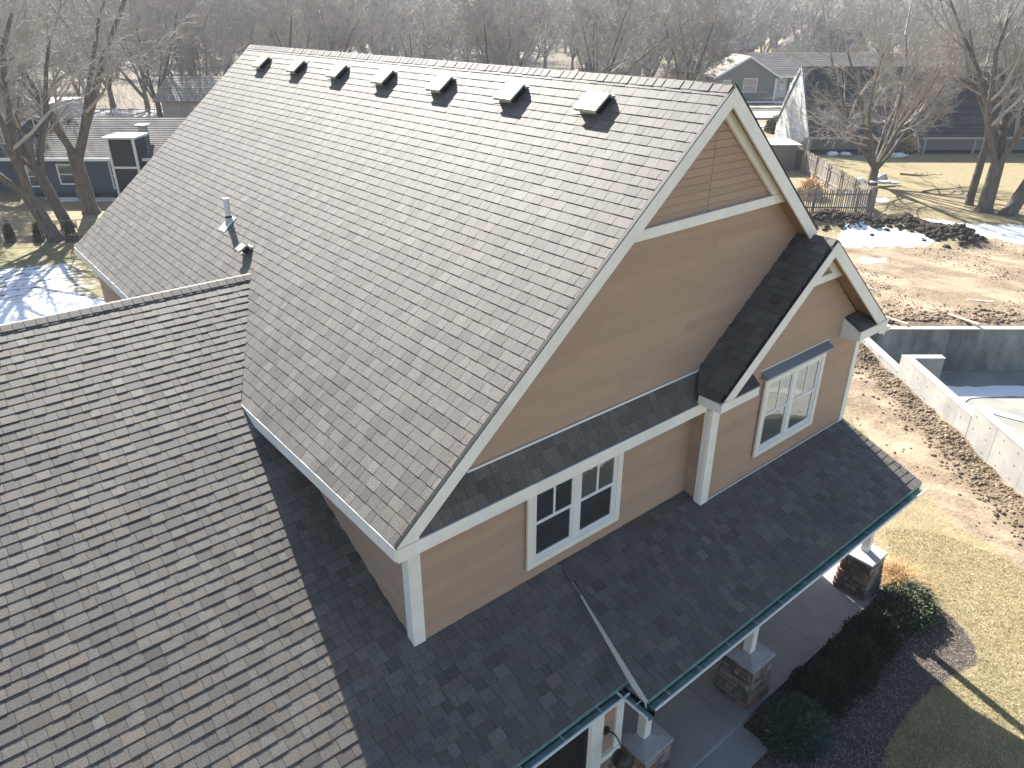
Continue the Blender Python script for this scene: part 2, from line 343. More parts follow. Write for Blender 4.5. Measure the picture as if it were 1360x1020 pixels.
def ground_mat():
    m = D.materials.new('ground'); m.use_nodes = True; n = m.node_tree.nodes; l = m.node_tree.links; bs = n['Principled BSDF']
    g = n.new('ShaderNodeNewGeometry')
    def noise(sc, dt=6, ro=.6, st=None):
        x = n.new('ShaderNodeTexNoise'); x.inputs['Scale'].default_value = sc; x.inputs['Detail'].default_value = dt; x.inputs['Roughness'].default_value = ro
        v = g.outputs['Position']
        if st:
            mp = n.new('ShaderNodeMapping'); mp.inputs['Rotation'].default_value = (0, 0, YAW); mp.inputs['Scale'].default_value = st; l.new(v, mp.inputs[0]); v = mp.outputs[0]
        l.new(v, x.inputs['Vector']); return x.outputs['Fac']
    def rmp(f, lo, hi, a=0, b=1):
        x = n.new('ShaderNodeMapRange'); x.inputs[1].default_value = lo; x.inputs[2].default_value = hi; x.inputs[3].default_value = a; x.inputs[4].default_value = b
        l.new(f, x.inputs[0]); return x.outputs[0]
    def mix(f, a, b):
        x = n.new('ShaderNodeMix'); x.data_type = 'RGBA'
        l.new(f, x.inputs[0])
        for i, q in ((6, a), (7, b)):
            if isinstance(q, tuple): x.inputs[i].default_value = (*q, 1)
            else: l.new(q, x.inputs[i])
        return x.outputs[2]
    def mth(op, a, b=0.):
        x = n.new('ShaderNodeMath'); x.operation = op
        for i, q in enumerate((a, b)):
            if isinstance(q, (int, float)): x.inputs[i].default_value = q
            else: l.new(q, x.inputs[i])
        return x.outputs[0]
    def attr(nm):
        a = n.new('ShaderNodeAttribute'); a.attribute_name = nm; return a.outputs['Fac']
    nf = noise(34, 8, .7); nm_ = noise(2.2, 8, .65); nl = noise(.35, 5)
    grass = mix(rmp(nf, .38, .62), (.17, .138, .075), (.44, .37, .225))
    grass = mix(rmp(nm_, .42, .68), grass, (.25, .20, .115))
    grass = mix(mth('MULTIPLY', attr('green'), rmp(nm_, .35, .6)), grass, (.16, .16, .06))
    dirt = mix(rmp(noise(11, 9, .78), .38, .60), (.34, .265, .18), (.17, .125, .085))
    dirt = mix(rmp(noise(.9, 6, .6, (1, .25, 1)), .45, .62), dirt, (.38, .305, .215))
    dirt = mix(mth('MULTIPLY', attr('heap'), rmp(noise(5, 6, .6), .3, .6, .35, 1.)), dirt, (.075, .054, .037))
    base = mix(rmp(mth('ADD', attr('dirt'), mth('MULTIPLY', mth('SUBTRACT', noise(1.3, 7, .7), .5), .9)), .42, .58), grass, dirt)
    # leaf litter and bare soil far off, under the trees
    sep = n.new('ShaderNodeSeparateXYZ'); l.new(g.outputs['Position'], sep.inputs[0])
    mul = mix(rmp(noise(22, 6, .7), .35, .65), (.045, .037, .031), (.14, .115, .095))
    base = mix(mth('MULTIPLY', attr('litter'), .85), base, mix(rmp(noise(6, 6, .7), .35, .65), (.10, .08, .06), (.20, .17, .135)))
    base = mix(rmp(mth('ADD', attr('mulch'), mth('MULTIPLY', mth('SUBTRACT', noise(3, 5, .7), .5), .6)), .45, .58), base, mul)
    snm = rmp(mth('ADD', attr('snow'), mth('MULTIPLY', mth('SUBTRACT', noise(2.4, 8, .68, (.7, 1.8, 1)), .5), 1.5)), .52, .58)
    base = mix(snm, base, (.86, .88, .92))
    l.new(base, bs.inputs['Base Color']); bs.inputs['Roughness'].default_value = .92; bs.inputs['Specular IOR Level'].default_value = .2
    bp = n.new('ShaderNodeBump'); bp.inputs['Strength'].default_value = .8; bp.inputs['Distance'].default_value = .05
    hgt = mth('ADD', mth('MULTIPLY', noise(7, 9, .7), 1.), mth('MULTIPLY', snm, .6))
    l.new(hgt, bp.inputs['Height']); l.new(bp.outputs[0], bs.inputs['Normal'])
    return m
me.materials.append(ground_mat())
go = D.objects.new('ground', me); COL.objects.link(go); tag(go, kind='structure')

# ================================================================== THE HOUSE
H = 5.957; P1 = .851; YR = -.348; YL = 19.81; WL = 7.0
house = empty('house', U(0, 9, -GZ), label='large tan house with steep grey shingled roofs and cream trim filling the foreground', cat='house')
TABS = []       # every shingle: (corner points, z-offset function data)
def clip(poly, a, b, c):
    """keep a*u+b*v+c >= 0"""
    out = []
    for i in range(len(poly)):
        p = poly[i]; q = poly[(i + 1) % len(poly)]
        dp = a * p[0] + b * p[1] + c; dq = a * q[0] + b * q[1] + c
        if dp >= 0: out.append(p)
        if dp * dq < 0:
            t = dp / (dp - dq); out.append((p[0] + (q[0] - p[0]) * t, p[1] + (q[1] - p[1]) * t))
    return out
def area(p): return .5 * abs(sum(p[i][0] * p[(i + 1) % len(p)][1] - p[(i + 1) % len(p)][0] * p[i][1] for i in range(len(p))))
EXPO = .1436
def roof(name, O, ux, up, poly, seed, deck_t=.05, label=None, thick=(.0064, .0098), p_thick=.45, shingle=True, jit=.002):
    """O: corner of the eave; ux: along the eave; up: up the slope; poly: convex, in metres (u, v)"""
    R = random.Random(seed); ux = ux.normalized(); up = up.normalized(); n = ux.cross(up)
    if n.z < 0: n = -n
    def W(p, h=0.): return O + ux * p[0] + up * p[1] + n * h
    mb = MB(); mb.prism([W(p, -.001) for p in poly], n * -deck_t)
    ro = mb.build(name, M['deck'], house, label=label)
    if not shingle: return ro
    # edges of the convex polygon as half planes
    c = (sum(p[0] for p in poly) / len(poly), sum(p[1] for p in poly) / len(poly)); hp = []
    for i in range(len(poly)):
        p, q = poly[i], poly[(i + 1) % len(poly)]; a, b = -(q[1] - p[1]), q[0] - p[0]; l = math.hypot(a, b)
        if l < 1e-6: continue
        a /= l; b /= l; cc = -(a * p[0] + b * p[1])
        if a * c[0] + b * c[1] + cc < 0: a, b, cc = -a, -b, -cc
        hp.append((a, b, cc))
    v0 = min(p[1] for p in poly) - .012; vm = max(p[1] for p in poly); umin = min(p[0] for p in poly); umax = max(p[0] for p in poly)
    if name == 'garage_roof': v0 = -.012 + EXPO * math.floor((v0 + .013) / EXPO)
    k = 0
    while v0 < vm:
        v1 = v0 + EXPO; u = umin - R.random() * .3; wob = R.uniform(-jit, jit)
        thickrun = R.random() < .5
        while u < umax:
            wd = R.choice((.10, .13, .15, .165, .18, .21, .24)) + R.uniform(-.01, .01)
            thickrun = (not thickrun) if R.random() < .8 else thickrun
            t = thick[1] if thickrun else thick[0]
            g = .0045
            dv = R.uniform(-jit, jit) + wob
            rect = [(u + g / 2, v0 + dv), (u + wd - g / 2, v0 + dv), (u + wd - g / 2, v1 + .004), (u + g / 2, v1 + .004)]
            for a, b, cc in hp:
                rect = clip(rect, a, b, cc + (.012 if (b > .9 or cc) and not (name == 'garage_roof' and abs(b) > .99 and seed in (4, 5)) else 0))
                if len(rect) < 3: break
            if len(rect) >= 3 and area(rect) > .0006:
                vb = v0 + dv
                top = [W(p, .0012 + t * max(0, 1 - (p[1] - vb) / (v1 + .004 - vb))) for p in rect]
                bot = [W(p, 0) for p in rect]
                tint = min(1, max(0, R.gauss(.5, .19) - (.10 if thickrun else 0)))
                cen = sum(top, Vector()) / len(top)
                TABS.append((ro, top, bot, tint, cen, n, name))
            u += wd
        v0 = v1; k += 1
    return ro

sl1 = math.sqrt(1 + P1 * P1)
# main roof, west slope
O = U(-WL, YR, 0); mainW = roof('main_roof', O, Vector((0, 1, 0)), Vector((1, 0, P1)), [(0, 0), ((YL - YR) * S, 0), ((YL - YR) * S, WL * sl1 * S), (0, WL * sl1 * S)], 1, thick=(.0055, .0082), jit=.0008, label='long west slope of the main roof, sunlit warm grey shingles')
# main roof, east slope (two pieces: the full one behind the front wall, the short overhang in front)
roof('main_roof', U(WL, YL, 0), Vector((0, -1, 0)), Vector((-1, 0, P1)), [(0, 0), ((YL - .3) * S, 0), ((YL - .3) * S, WL * sl1 * S), (0, WL * sl1 * S)], 2, label='east slope of the main roof, hidden behind the ridge', shingle=False)
roof('main_roof', U(3.557, .3, H - 3.557 * P1), Vector((0, -1, 0)), Vector((-1, 0, P1)), [(0, 0), ((.3 - YR) * S, 0), ((.3 - YR) * S, 3.557 * sl1 * S), (0, 3.557 * sl1 * S)], 3, label='east overhang of the main gable')
# garage roof, wrapping the front corner of the house
PG = .457; YG, ZG = 8.733, 1.495
sg = math.sqrt(1 + PG * PG)
def zg(y): return ZG - PG * (YG - y)
YE = -2.23
def gpt(x, y): return ((x + 17) * S, (y - YE) * sg * S)
Og = U(-17, YE, zg(YE)); gx = Vector((1, 0, 0)); gu = Vector((0, 1, PG))
xv = lambda y: (zg(y) - H) / P1             # valley with the main slope
yv0 = YG - (ZG - 0) / PG                    # where the main eave meets the garage plane
ks_ = round(((yv0 - YE) * sg * S + .012) / EXPO); yv0 = YE + (ks_ * EXPO - .012) / (sg * S)
gr1 = roof('garage_roof', Og, gx, gu, [gpt(-17, YE), gpt(-6.587, YE), gpt(-6.587, yv0), gpt(-7.0, yv0), gpt(xv(YG), YG), gpt(-17, YG)][:1] + [gpt(-6.6, YE), gpt(-6.6, yv0 - .3), gpt(-7.0, yv0), gpt(-17, yv0)], 4, label='grey shingled roof of the garage wing, half of it in shadow')
roof('garage_roof', Og, gx, gu, [gpt(-17, yv0), gpt(-7.0, yv0), gpt(xv(YG), YG), gpt(-17, YG)], 5, label='upper garage roof below its ridge, meeting the main roof in a valley')
roof('garage_roof', Og, gx, gu, [gpt(-6.6, YE), gpt(-3.62, YE), gpt(-3.30, -.01), gpt(-6.6, -.01)], 6, label='shaded end of the garage roof running round the house corner')
# back slope of the garage
roof('garage_roof', U(-5.2, 2 * YG - YE, zg(YE)), Vector((-1, 0, 0)), Vector((0, -1, PG)), [(0, 0), (11.8 * S, 0), (11.8 * S, (YG - YE) * sg * S), (0, (YG - YE) * sg * S)], 7, shingle=False, label='back slope of the garage roof')
# porch roof (shallower)
PP = .328; y0 = -.03; z0 = zg(y0)
def zp(y): return z0 + PP * (y - y0)
sp = math.sqrt(1 + PP * PP); YP = -2.79
def ppt(x, y): return ((x + 3.77) * S, (y - YP) * sp * S)
Op = U(-3.77, YP, zp(YP)); pu = Vector((0, 1, PP))
roof('porch_roof', Op, gx, pu, [ppt(-3.77, YP), ppt(6.45, YP), ppt(6.60, -.45), ppt(.5, -.45), ppt(-3.3, -.45)], 8, deck_t=.012, label='shaded porch roof in front of the bay')
roof('porch_roof', Op, gx, pu, [ppt(-3.36, -.449), ppt(.5, -.449), ppt(.5, -.0), ppt(-3.3, -.0)], 9, deck_t=.012, label='strip of porch roof below the double window')
# pent roof across the gable
zpb, zpt, ypb = -.02, .464, YR
pl = math.hypot((zpt - zpb), ypb) * S; pus = Vector((0, -ypb, zpt - zpb))
Opn = U(-6.62, ypb - .012, zpb + .01)
roof('pent_roof', Opn, gx, pus, [(0, 0), ((.10 + 6.62) * S, 0), ((.57 + 6.62) * S, pl), ((-5.38 + 6.62) * S, pl)][:4], 10, deck_t=.03, label='narrow shaded pent roof across the gable')
# bay roof
XC, ZC, P2, HW2, YR2 = 3.446, 2.847, .785, 3.352, -.902
s2 = math.sqrt(1 + P2 * P2)
L2 = HW2 * s2 * S; zb2 = ZC - HW2 * P2
dv = Vector((1, 0, P2)).normalized()
# left slope: from the rake back to the gable wall
roof('bay_roof', U(XC - HW2, YR2, zb2), Vector((0, 1, 0)), dv, [(0, 0), ((YR - YR2) * S, 0), ((-YR2) * S, (.57 - .094) * s2 * S), ((-YR2) * S, L2), (0, L2)], 11, deck_t=.04, label='dark shaded west slope of the bay roof')
roof('bay_roof', U(XC + HW2, .31, zb2), Vector((0, -1, 0)), Vector((-1, 0, P2)), [(0, 0), ((.31 - YR2) * S, 0), ((.31 - YR2) * S, L2), (0, L2)], 12, deck_t=.04, label='sunlit east slope of the bay roof')
roof('bay_roof', U(XC - 1.2, 0.0, ZC - 1.2 * P2), Vector((0, 1, 0)), dv, [(0, 0), (.3 * S, 0), (.3 * S, 1.2 * s2 * S), (0, 1.2 * s2 * S)], 13, deck_t=.02, shingle=False)
# cornice returns
roof('cornice_return_roof', U(.12, -.93, .215), gx, Vector((0, .48, .12)), [(0, 0), (1.22 * S, 0), (1.50 * S, .5 * S), (.3 * S, .5 * S)], 14, deck_t=.02, label='small shingled return at the foot of the bay gable, west')
roof('cornice_return_roof', U(5.44, -.93, .30), gx, Vector((0, .48, .235)), [(0, 0), (1.20 * S, 0), (.8 * S, .52 * S), (.10 * S, .52 * S)], 15, deck_t=.02, label='small shingled return at the foot of the bay gable, east')

# choose the 300 shingles that show largest
def proj(p):
    d = p - CAM; z = d.dot(fwd)
    return (680 + FPX * d.dot(r2) / z, 510 - FPX * d.dot(u2) / z, z)
sc = []
for i, tb_ in enumerate(TABS):
    x, y, z = proj(tb_[4])
    vis = 0 < x < 1360 and 0 < y < 1020 and z > 0
    sc.append((tb_[5].dot((CAM - tb_[4]).normalized()) / z ** 2 if vis else -1, i))
sc.sort(reverse=True); near = set(i for _, i in sc[:300])
rest = {}
def addtab(mb, top, bot, t):
    n = len(mb.v); k = len(top); mb.v += [tuple(p) for p in top] + [tuple(p) for p in bot]
    mb.face(range(n, n + k), t)
    for i in range(k):
        j = (i + 1) % k; mb.face((n + i, n + j, n + k + j, n + k + i), t)
for i, (ro, top, bot, t, cen, n, nm) in enumerate(TABS):
    if i in near:
        mb = MB(); addtab(mb, top, bot, t); mb.build('shingle', M['shingle'], ro)
    else:
        if nm not in rest: rest[nm] = (MB(), ro)
        addtab(rest[nm][0], top, bot, t)
import bmesh
for nm, (mb, ro) in rest.items():
    o = mb.build('shingles', M['shingle'], ro, fix=False, kind='stuff')
    b = bmesh.new(); b.from_mesh(o.data); bmesh.ops.recalc_face_normals(b, faces=b.faces); b.to_mesh(o.data); b.free()

# ridge caps: bent pieces, each lapping the one before
def capmesh(slopeL, slopeR, wd=.135, ln=.165):
    """along +Y, centre at the ridge"""
    out = []
    for v in range(5):
        mb = MB(); t = .009
        t = .006
        def pt(s, y, h):
            sl_ = slopeL if s < 0 else slopeR; l = math.sqrt(1 + sl_ * sl_)
            return (s * wd / l, y, -abs(s) * wd * sl_ / l + h)
        for (y0_, h0), (y1_, h1) in [((0, .015), (ln, .008))]:
            a = [pt(-1, y0_, h0), pt(-.18, y0_, h0 + .004), pt(.18, y0_, h0 + .004), pt(1, y0_, h0)]
            b_ = [pt(-1, y1_, h1), pt(-.18, y1_, h1 + .004), pt(.18, y1_, h1 + .004), pt(1, y1_, h1)]
            tt = (.42, .58, .5, .66, .35)[v]
            for i in range(3): mb.poly([a[i], a[i + 1], b_[i + 1], b_[i]], tt)
            dn = Vector((0, 0, -t * 2))
            for i in range(3): mb.poly([a[i], Vector(a[i]) + dn, Vector(a[i + 1]) + dn, a[i + 1]], tt)
            mb.poly([a[0], b_[0], Vector(b_[0]) + dn, Vector(a[0]) + dn], tt); mb.poly([a[3], Vector(a[3]) + dn, Vector(b_[3]) + dn, b_[3]], tt)
        out.append(mb.mesh('ridge_cap', M['shingle']))
    return out
R = random.Random(5)
cm = capmesh(P1, P1); y = YR * S
while y < YL * S - .1:
    inst('ridge_cap', cm[R.randrange(5)], U(0, 0, H) + Vector((R.uniform(-.003, .003), y, .004)), mainW); y += .1436
cm = capmesh(P2, P2); y = YR2 * S
while y < .2 * S:
    inst('ridge_cap', cm[R.randrange(5)], U(XC, 0, ZC) + Vector((0, y, .004)), house); y += .1436
cm = capmesh(PG, PG, wd=.15); x = -14 * S
while x < -5.35 * S:
    inst('ridge_cap', cm[R.randrange(5)], U(0, YG, ZG) + Vector((x, 0, .006)), gr1, rot=(0, 0, -math.pi / 2)); x += .1436

# ---- walls: lap siding, board by board
def lap_wall(name, poly, org, ax, nrm, expo, z_lo, seed, label=None, seam=None):
    """poly in (s, z) with s along ax from org (world z = z); boards are wedge strips"""
    R = random.Random(seed); ax = Vector(ax); nrm = Vector(nrm)
    def W(s_, z_, o_): return Vector(org) * 1 + ax * s_ + Vector((0, 0, z_)) + nrm * o_
    back = MB(); back.prism([W(s_, z_, -.01) for s_, z_ in poly], nrm * -.10)
    wall = back.build(name, M['backing'], house, label=label)
    z = z_lo; zmax = max(p[1] for p in poly)
    while z < zmax:
        st = [p for p in poly]; st = clip(st, 0, 1, -z - .0045); st = clip(st, 0, -1, z + expo) if len(st) > 2 else st
        if len(st) >= 3 and area(st) > .003:
            # break long courses into boards
            s0, s1 = min(p[0] for p in st), max(p[0] for p in st); cuts = [s0]; c_ = s0 + R.uniform(1.2, 3.6)
            while c_ < s1 - .4: cuts.append(c_); c_ += 3.66
            cuts.append(s1)
            for a_, b_ in zip(cuts, cuts[1:]):
                q = clip(clip(st, 1, 0, -a_ - .0008), -1, 0, b_ - .0008)
                if len(q) < 3: continue
                mb = MB(); t = R.random()
                top = [W(s_, z_, .0008 + .016 * (1 - (z_ - z) / expo)) for s_, z_ in q]; bot = [W(s_, z_, -.01) for s_, z_ in q]
                addtab(mb, top, bot, t); mb.build('siding_board', M['siding'], wall)
        z += expo
    return wall
zU = lambda z: (z + GZ) * S
# gable above the pent roof
dr = .20
gy = 0.0
lap_wall('gable_wall', [(-6.2 * S, zU(.40)), (1.2 * S, zU(.40)), (.55 * S, zU(.43)), (3.35 * S, zU(2.75)), (0, zU(H - dr))][:2] + [(3.52 * S, zU(H - dr - 3.52 * P1)), (0, zU(H - dr)), (-6.3 * S, zU(H - dr - 6.3 * P1))], (0, 0, 0), (1, 0, 0), (0, -1, 0), .150, zU(.40), 1, label='wide tan gable wall between the rakes')
lap_wall('front_wall', [(-6.587 * S, zU(-2.75)), (.52 * S, zU(-2.75)), (.52 * S, zU(-.25)), (-6.587 * S, zU(-.25))], (0, 0, 0), (1, 0, 0), (0, -1, 0), .150, zU(-2.72), 2, label='tan wall with the double window below the pent roof')
bx0, bx1, by = .52, 6.52, -.452
lap_wall('bay_wall', [(bx0 * S, zU(-2.85)), (bx1 * S, zU(-2.85)), (bx1 * S, zU(.12)), (XC * S, zU(ZC - dr)), (bx0 * S, zU(.20))], (0, by * S, 0), (1, 0, 0), (0, -1, 0), .150, zU(-2.8), 3, label='tan bay wall under the small gable')
lap_wall('bay_side_wall', [(0, zU(-2.75)), (.452 * S, zU(-2.75)), (.452 * S, zU(-.2)), (0, zU(-.2))], (bx0 * S, 0, 0), (0, -1, 0), (-1, 0, 0), .150, zU(-2.72), 4)
lap_wall('side_wall', [(0, zU(-2.9)), (5.6 * S, zU(-.6)), (5.6 * S, zU(-.22)), (0, zU(-.22))], (-6.587 * S, 0, 0), (0, 1, 0), (-1, 0, 0), .150, zU(-2.72), 5, label='shaded tan side wall under the main eave')
lap_wall('side_wall', [(16 * S, zU(-3.5)), (19.45 * S, zU(-3.5)), (19.45 * S, zU(-.22)), (16 * S, zU(-.22))], (-6.587 * S, 0, 0), (0, 1, 0), (-1, 0, 0), .150, zU(-3.4), 6, label='far end of the side wall beyond the garage roof')
core = MB(); core.ubox((-6.45, .16, -GZ), (6.45, 19.4, -.3)); core.ubox((.62, -.30, -GZ), (6.4, .3, -.35)); core.build('wall_core', M['siding'], house)
core = MB(); core.ubox((-16.8, -1.7, -GZ), (-6.7, 19.0, -3.55)); core.build('garage_walls', M['siding'], house)
core = MB(); core.ubox((-6.7, -1.7, -GZ), (-3.30, .1, -3.55)); core.build('garage_walls', M['siding'], house)

# ---- trim
def xz(y, pts, mt, name, th=.03, label=None, parent=None):
    mb = MB(); mb.prism([U(x, y, z) for x, z in pts], (0, -th, 0)); return mb.build(name, M[mt], parent or house, label=label)
fd = .33                                     # rake board, vertical drop
def rk(x, d): return H - P1 * abs(x) - d
rkp = ([(0, rk(0, .02)), (-6.98, rk(6.98, .02))] + [(-6.98, -.045), (-6.60, -.045), (-6.60, rk(6.60, fd)), (0, rk(0, fd))])
for xa, xb in ((-7.1, -4.62), (-4.614, -1.2), (-1.194, 1)):
    q = clip(clip(rkp, 1, 0, -xa), -1, 0, xb); xz(YR, q, 'trim', 'rake_board')
xz(YR, [(0.004, rk(0, .02)), (3.557, rk(3.557, .02)), (3.557, rk(3.557, .50)), (3.43, rk(3.43, fd)), (.004, rk(0, fd))], 'trim', 'rake_board', label='short east rake board')
mb = MB(); mb.prism([U(0, YR - .045, H + .016), U(-7.02, YR - .045, H + .016 - 7.02 * P1), U(-7.02, YR - .045, H - .0 - 7.02 * P1), U(0, YR - .045, H)], (0, .05, 0)); mb.build('drip_edge', M['rubber'], house)
mb = MB(); mb.prism([U(0, YR - .045, H + .03), U(3.56, YR - .045, H + .03 - 3.56 * P1), U(3.56, YR - .045, H - 3.56 * P1), U(0, YR - .045, H)], (0, .05, 0)); mb.build('drip_edge', M['rubber'], house)
# fascia below the pent roof and boxed corner
xz(YR, [(-6.99, -.055), (.40, -.055), (.40, -.30), (-6.99, -.30)], 'trim', 'fascia', th=.032, label='cream fascia board below the pent roof')
mb = MB(); mb.ubox((-6.97, YR + .002, -.295), (-6.59, -.0, -.07)); mb.ubox((-6.59, YR + .002, -.30), (.50, -.005, -.27)); mb.build('soffit', M['trim'], house)
# main eave fascia, soffit
mb = MB(); mb.ubox((-7.03, YR - .02, -.27), (-6.99, YL, -.012)); mb.build('fascia', M['trim'], house, label='long west eave fascia')
mb = MB(); mb.ubox((-6.99, 0, -.262), (-6.58, YL, -.235)); mb.build('soffit', M['trim'], house)
# gable soffits
for sgn, xe in ((-1, -6.5), (1, 3.5)):
    pts = [U(0, YR + .01, H - .22), U(xe, YR + .01, H - .22 - abs(xe) * P1), U(xe, .01, H - .22 - abs(xe) * P1), U(0, .01, H - .22)]
    mb = MB(); mb.prism(pts, (0, 0, .02)); mb.build('soffit', M['soffit'], house)
# raking frieze against the soffit, truss beam and finely lapped panel in the top of the gable
yp = -.14
bm_ = [(-2.6, 3.63), (2.8, 3.68), (2.8, 3.86), (-2.6, 3.81)]
for sd in (-1, 1): bm_ = clip(bm_, -sd * P1, -1, H - .215)
xz(yp, bm_, 'trim', 'truss_beam', th=.045, label='cream beam across the upper gable')
for sd in (-1, 1):
    q = [(0.0, rk(0, .215)), (sd * 2.7, rk(2.7, .215)), (sd * 2.7, rk(2.7, .44)), (0, rk(0, .44))]; q = clip(q, 0, 1, -3.862)
    q = clip(q, sd, 0, -.004); xz(yp, q, 'trim', 'truss_rafter', th=.043)
mb = MB(); panel = MB(); panel.prism([U(-2.4, yp + .07, 3.7), U(2.4, yp + .07, 3.7), U(0, yp + .07, H - .3)], (0, .01, 0)); panel = panel.build('truss_panel', M['backing'], house)
z = 3.80
R = random.Random(3)
while z < H - .5:
    e_ = .098 / S; q = [(-2.5, 3.78), (2.5, 3.78), (0, H - .3)]; q = clip(clip(q, 0, 1, -z - .012), 0, -1, z + e_)
    for sd in (-1, 1):
        qq = clip(q, sd, 0, -.006) if len(q) > 2 else q
        if len(qq) > 2 and area(qq) > .01:
            mb = MB(); addtab(mb, [U(x, yp + .03 - (.022 * (1 - (zz_ - z) / e_)), zz_) for x, zz_ in qq], [U(x, yp + .06, zz_) for x, zz_ in qq], R.random()); mb.build('siding_board', M['siding'], panel)
    z += e_
# corner boards
def cboard(x0, x1, y, z0_, z1_): xz(y, [(x0, z0_), (x1, z0_), (x1, z1_), (x0, z1_)], 'trim', 'corner_board', th=.028)
cboard(-6.60, -6.40, -.0, -2.62, -.28)
mb = MB(); mb.ubox((-6.63, -.035, -2.62), (-6.59, .16, -.28)); mb.build('corner_board', M['trim'], house)
cboard(bx0 - .03, bx0 + .23, by, -2.75, -.30)
cboard(bx1 - .16, bx1 + .04, by, -2.75, .06)
mb = MB(); mb.ubox((bx0 - .05, by + .001, -2.72), (bx0 - .01, by + .14, -.3)); mb.build('corner_board', M['trim'], house)
# bay gable trim
def rk2(x, d): return ZC - P2 * abs(x - XC) - d
y2 = YR2
xz(y2, [(XC, rk2(XC, .02)), (.055, rk2(.055, .02)), (.055, .19), (XC - (ZC - .33 - .19) / P2, .19), (XC, rk2(XC, .33))][0:2] + [(.055, .1875), (XC - (ZC - .33 - .1875) / P2, .1875), (XC, rk2(XC, .33))], 'trim', 'rake_board', label='west rake board of the bay gable')
xz(y2, [(XC + .004, rk2(XC, .02)), (6.80, rk2(6.80, .02)), (6.80, -.06), (6.45, -.02), (6.30, rk2(6.30, .36)), (XC + .004, rk2(XC, .33))], 'trim', 'rake_board', label='east rake board of the bay gable')
for xe in (.094, 6.80):
    mb = MB(); mb.prism([U(XC, y2 - .045, ZC + .012), U(xe, y2 - .045, rk2(xe, -.012)), U(xe, y2 - .045, rk2(xe, 0)), U(XC, y2 - .045, ZC)], (0, .05, 0)); mb.build('drip_edge', M['rubber'], house)
xz(y2, [(.05, .02), (1.34, .02), (1.34, .115), (.3, .115)][:0] + [(.055, -.01), (1.33, -.01), (1.33, .185), (.055, .185)], 'trim', 'return_fascia', th=.034)
mb = MB(); mb.ubox((1.30, y2 + .001, -.005), (1.345, by, .183)); mb.ubox((.095, y2 + .001, -.008), (1.30, by, .03)); mb.ubox((.095, by + .002, -.008), (bx0 - .06, YR - .0, .03)); mb.ubox((.052, y2 + .002, -.01), (.09, YR - .05, .19)); mb.build('return_box', M['trim'], house)
xz(y2, [(5.44, .05), (6.79, .05), (6.79, .27), (5.44, .29)], 'trim', 'return_fascia', th=.034)
mb = MB(); mb.prism([U(5.44, y2 + .002, .05), U(5.44, by - .001, 0), U(5.44, by - .001, .50), U(5.44, y2 + .002, .285)], (.03, 0, 0)); mb.ubox((5.47, y2 + .002, .06), (6.75, by, .09)); mb.build('return_box', M['trim'], house)
for sgn in (-1, 1):
    pts = [U(XC, y2 + .01, ZC - .22), U(XC + sgn * 3.2, y2 + .01, ZC - .22 - 3.2 * P2), U(XC + sgn * 3.2, by + .01, ZC - .22 - 3.2 * P2), U(XC, by + .01, ZC - .22)]
    mb = MB(); mb.prism(pts, (0, 0, .02)); mb.build('soffit', M['soffit'], house)
yq = -.62
bm_ = [(XC - 1.6, 1.83), (XC + 1.6, 1.83), (XC + 1.6, 1.99), (XC - 1.6, 1.99)]
for sd in (-1, 1): bm_ = clip(bm_, -sd * P2, -1, ZC - .215 + sd * XC * P2)
xz(yq, bm_, 'trim', 'truss_beam', th=.045, label='small cream beam in the bay gable')
for sd in (-1, 1):
    q = [(XC, rk2(XC, .215)), (XC + sd * 1.4, rk2(XC + 1.4, .215)), (XC + sd * 1.4, rk2(XC + 1.4, .42)), (XC, rk2(XC, .42))]; q = clip(q, 0, 1, -1.992)
    q = clip(q, sd, 0, -sd * XC - .004); xz(yq, q, 'trim', 'truss_rafter', th=.043)
xz(yq + .03, [(XC - 1.0, 1.93), (XC + .9, 1.93), (XC, ZC - .4)], 'siding', 'truss_panel', th=.02)
# bay eave fascia on the right
mb = MB(); mb.ubox((6.79, y2 - .02, -.15), (6.83, 19.6, .09)); mb.build('fascia', M['trim'], house)
# small gutter end at the foot of the east rake
mb = MB(); mb.ubox((6.84, y2 - .05, -.05), (7.0, 19.6, .07)); mb.build('eave_gutter', M['gutterw'], house)
# white flashing line where roofs meet walls
def flash(a, b, wd=.03):
    mb = MB(); a = U(*a); b = U(*b); mb.prism([a, b, b + Vector((0, 0, wd)), a + Vector((0, 0, wd))], (0, -.012, 0)); mb.build('flashing', M['gutterw'], house)
flash((-5.42, -.025, zpt + .0), (.55, -.025, zpt + .0)); flash((.75, by - .02, zp(by) + .008), (bx1, by - .02, zp(by) + .008), .022)

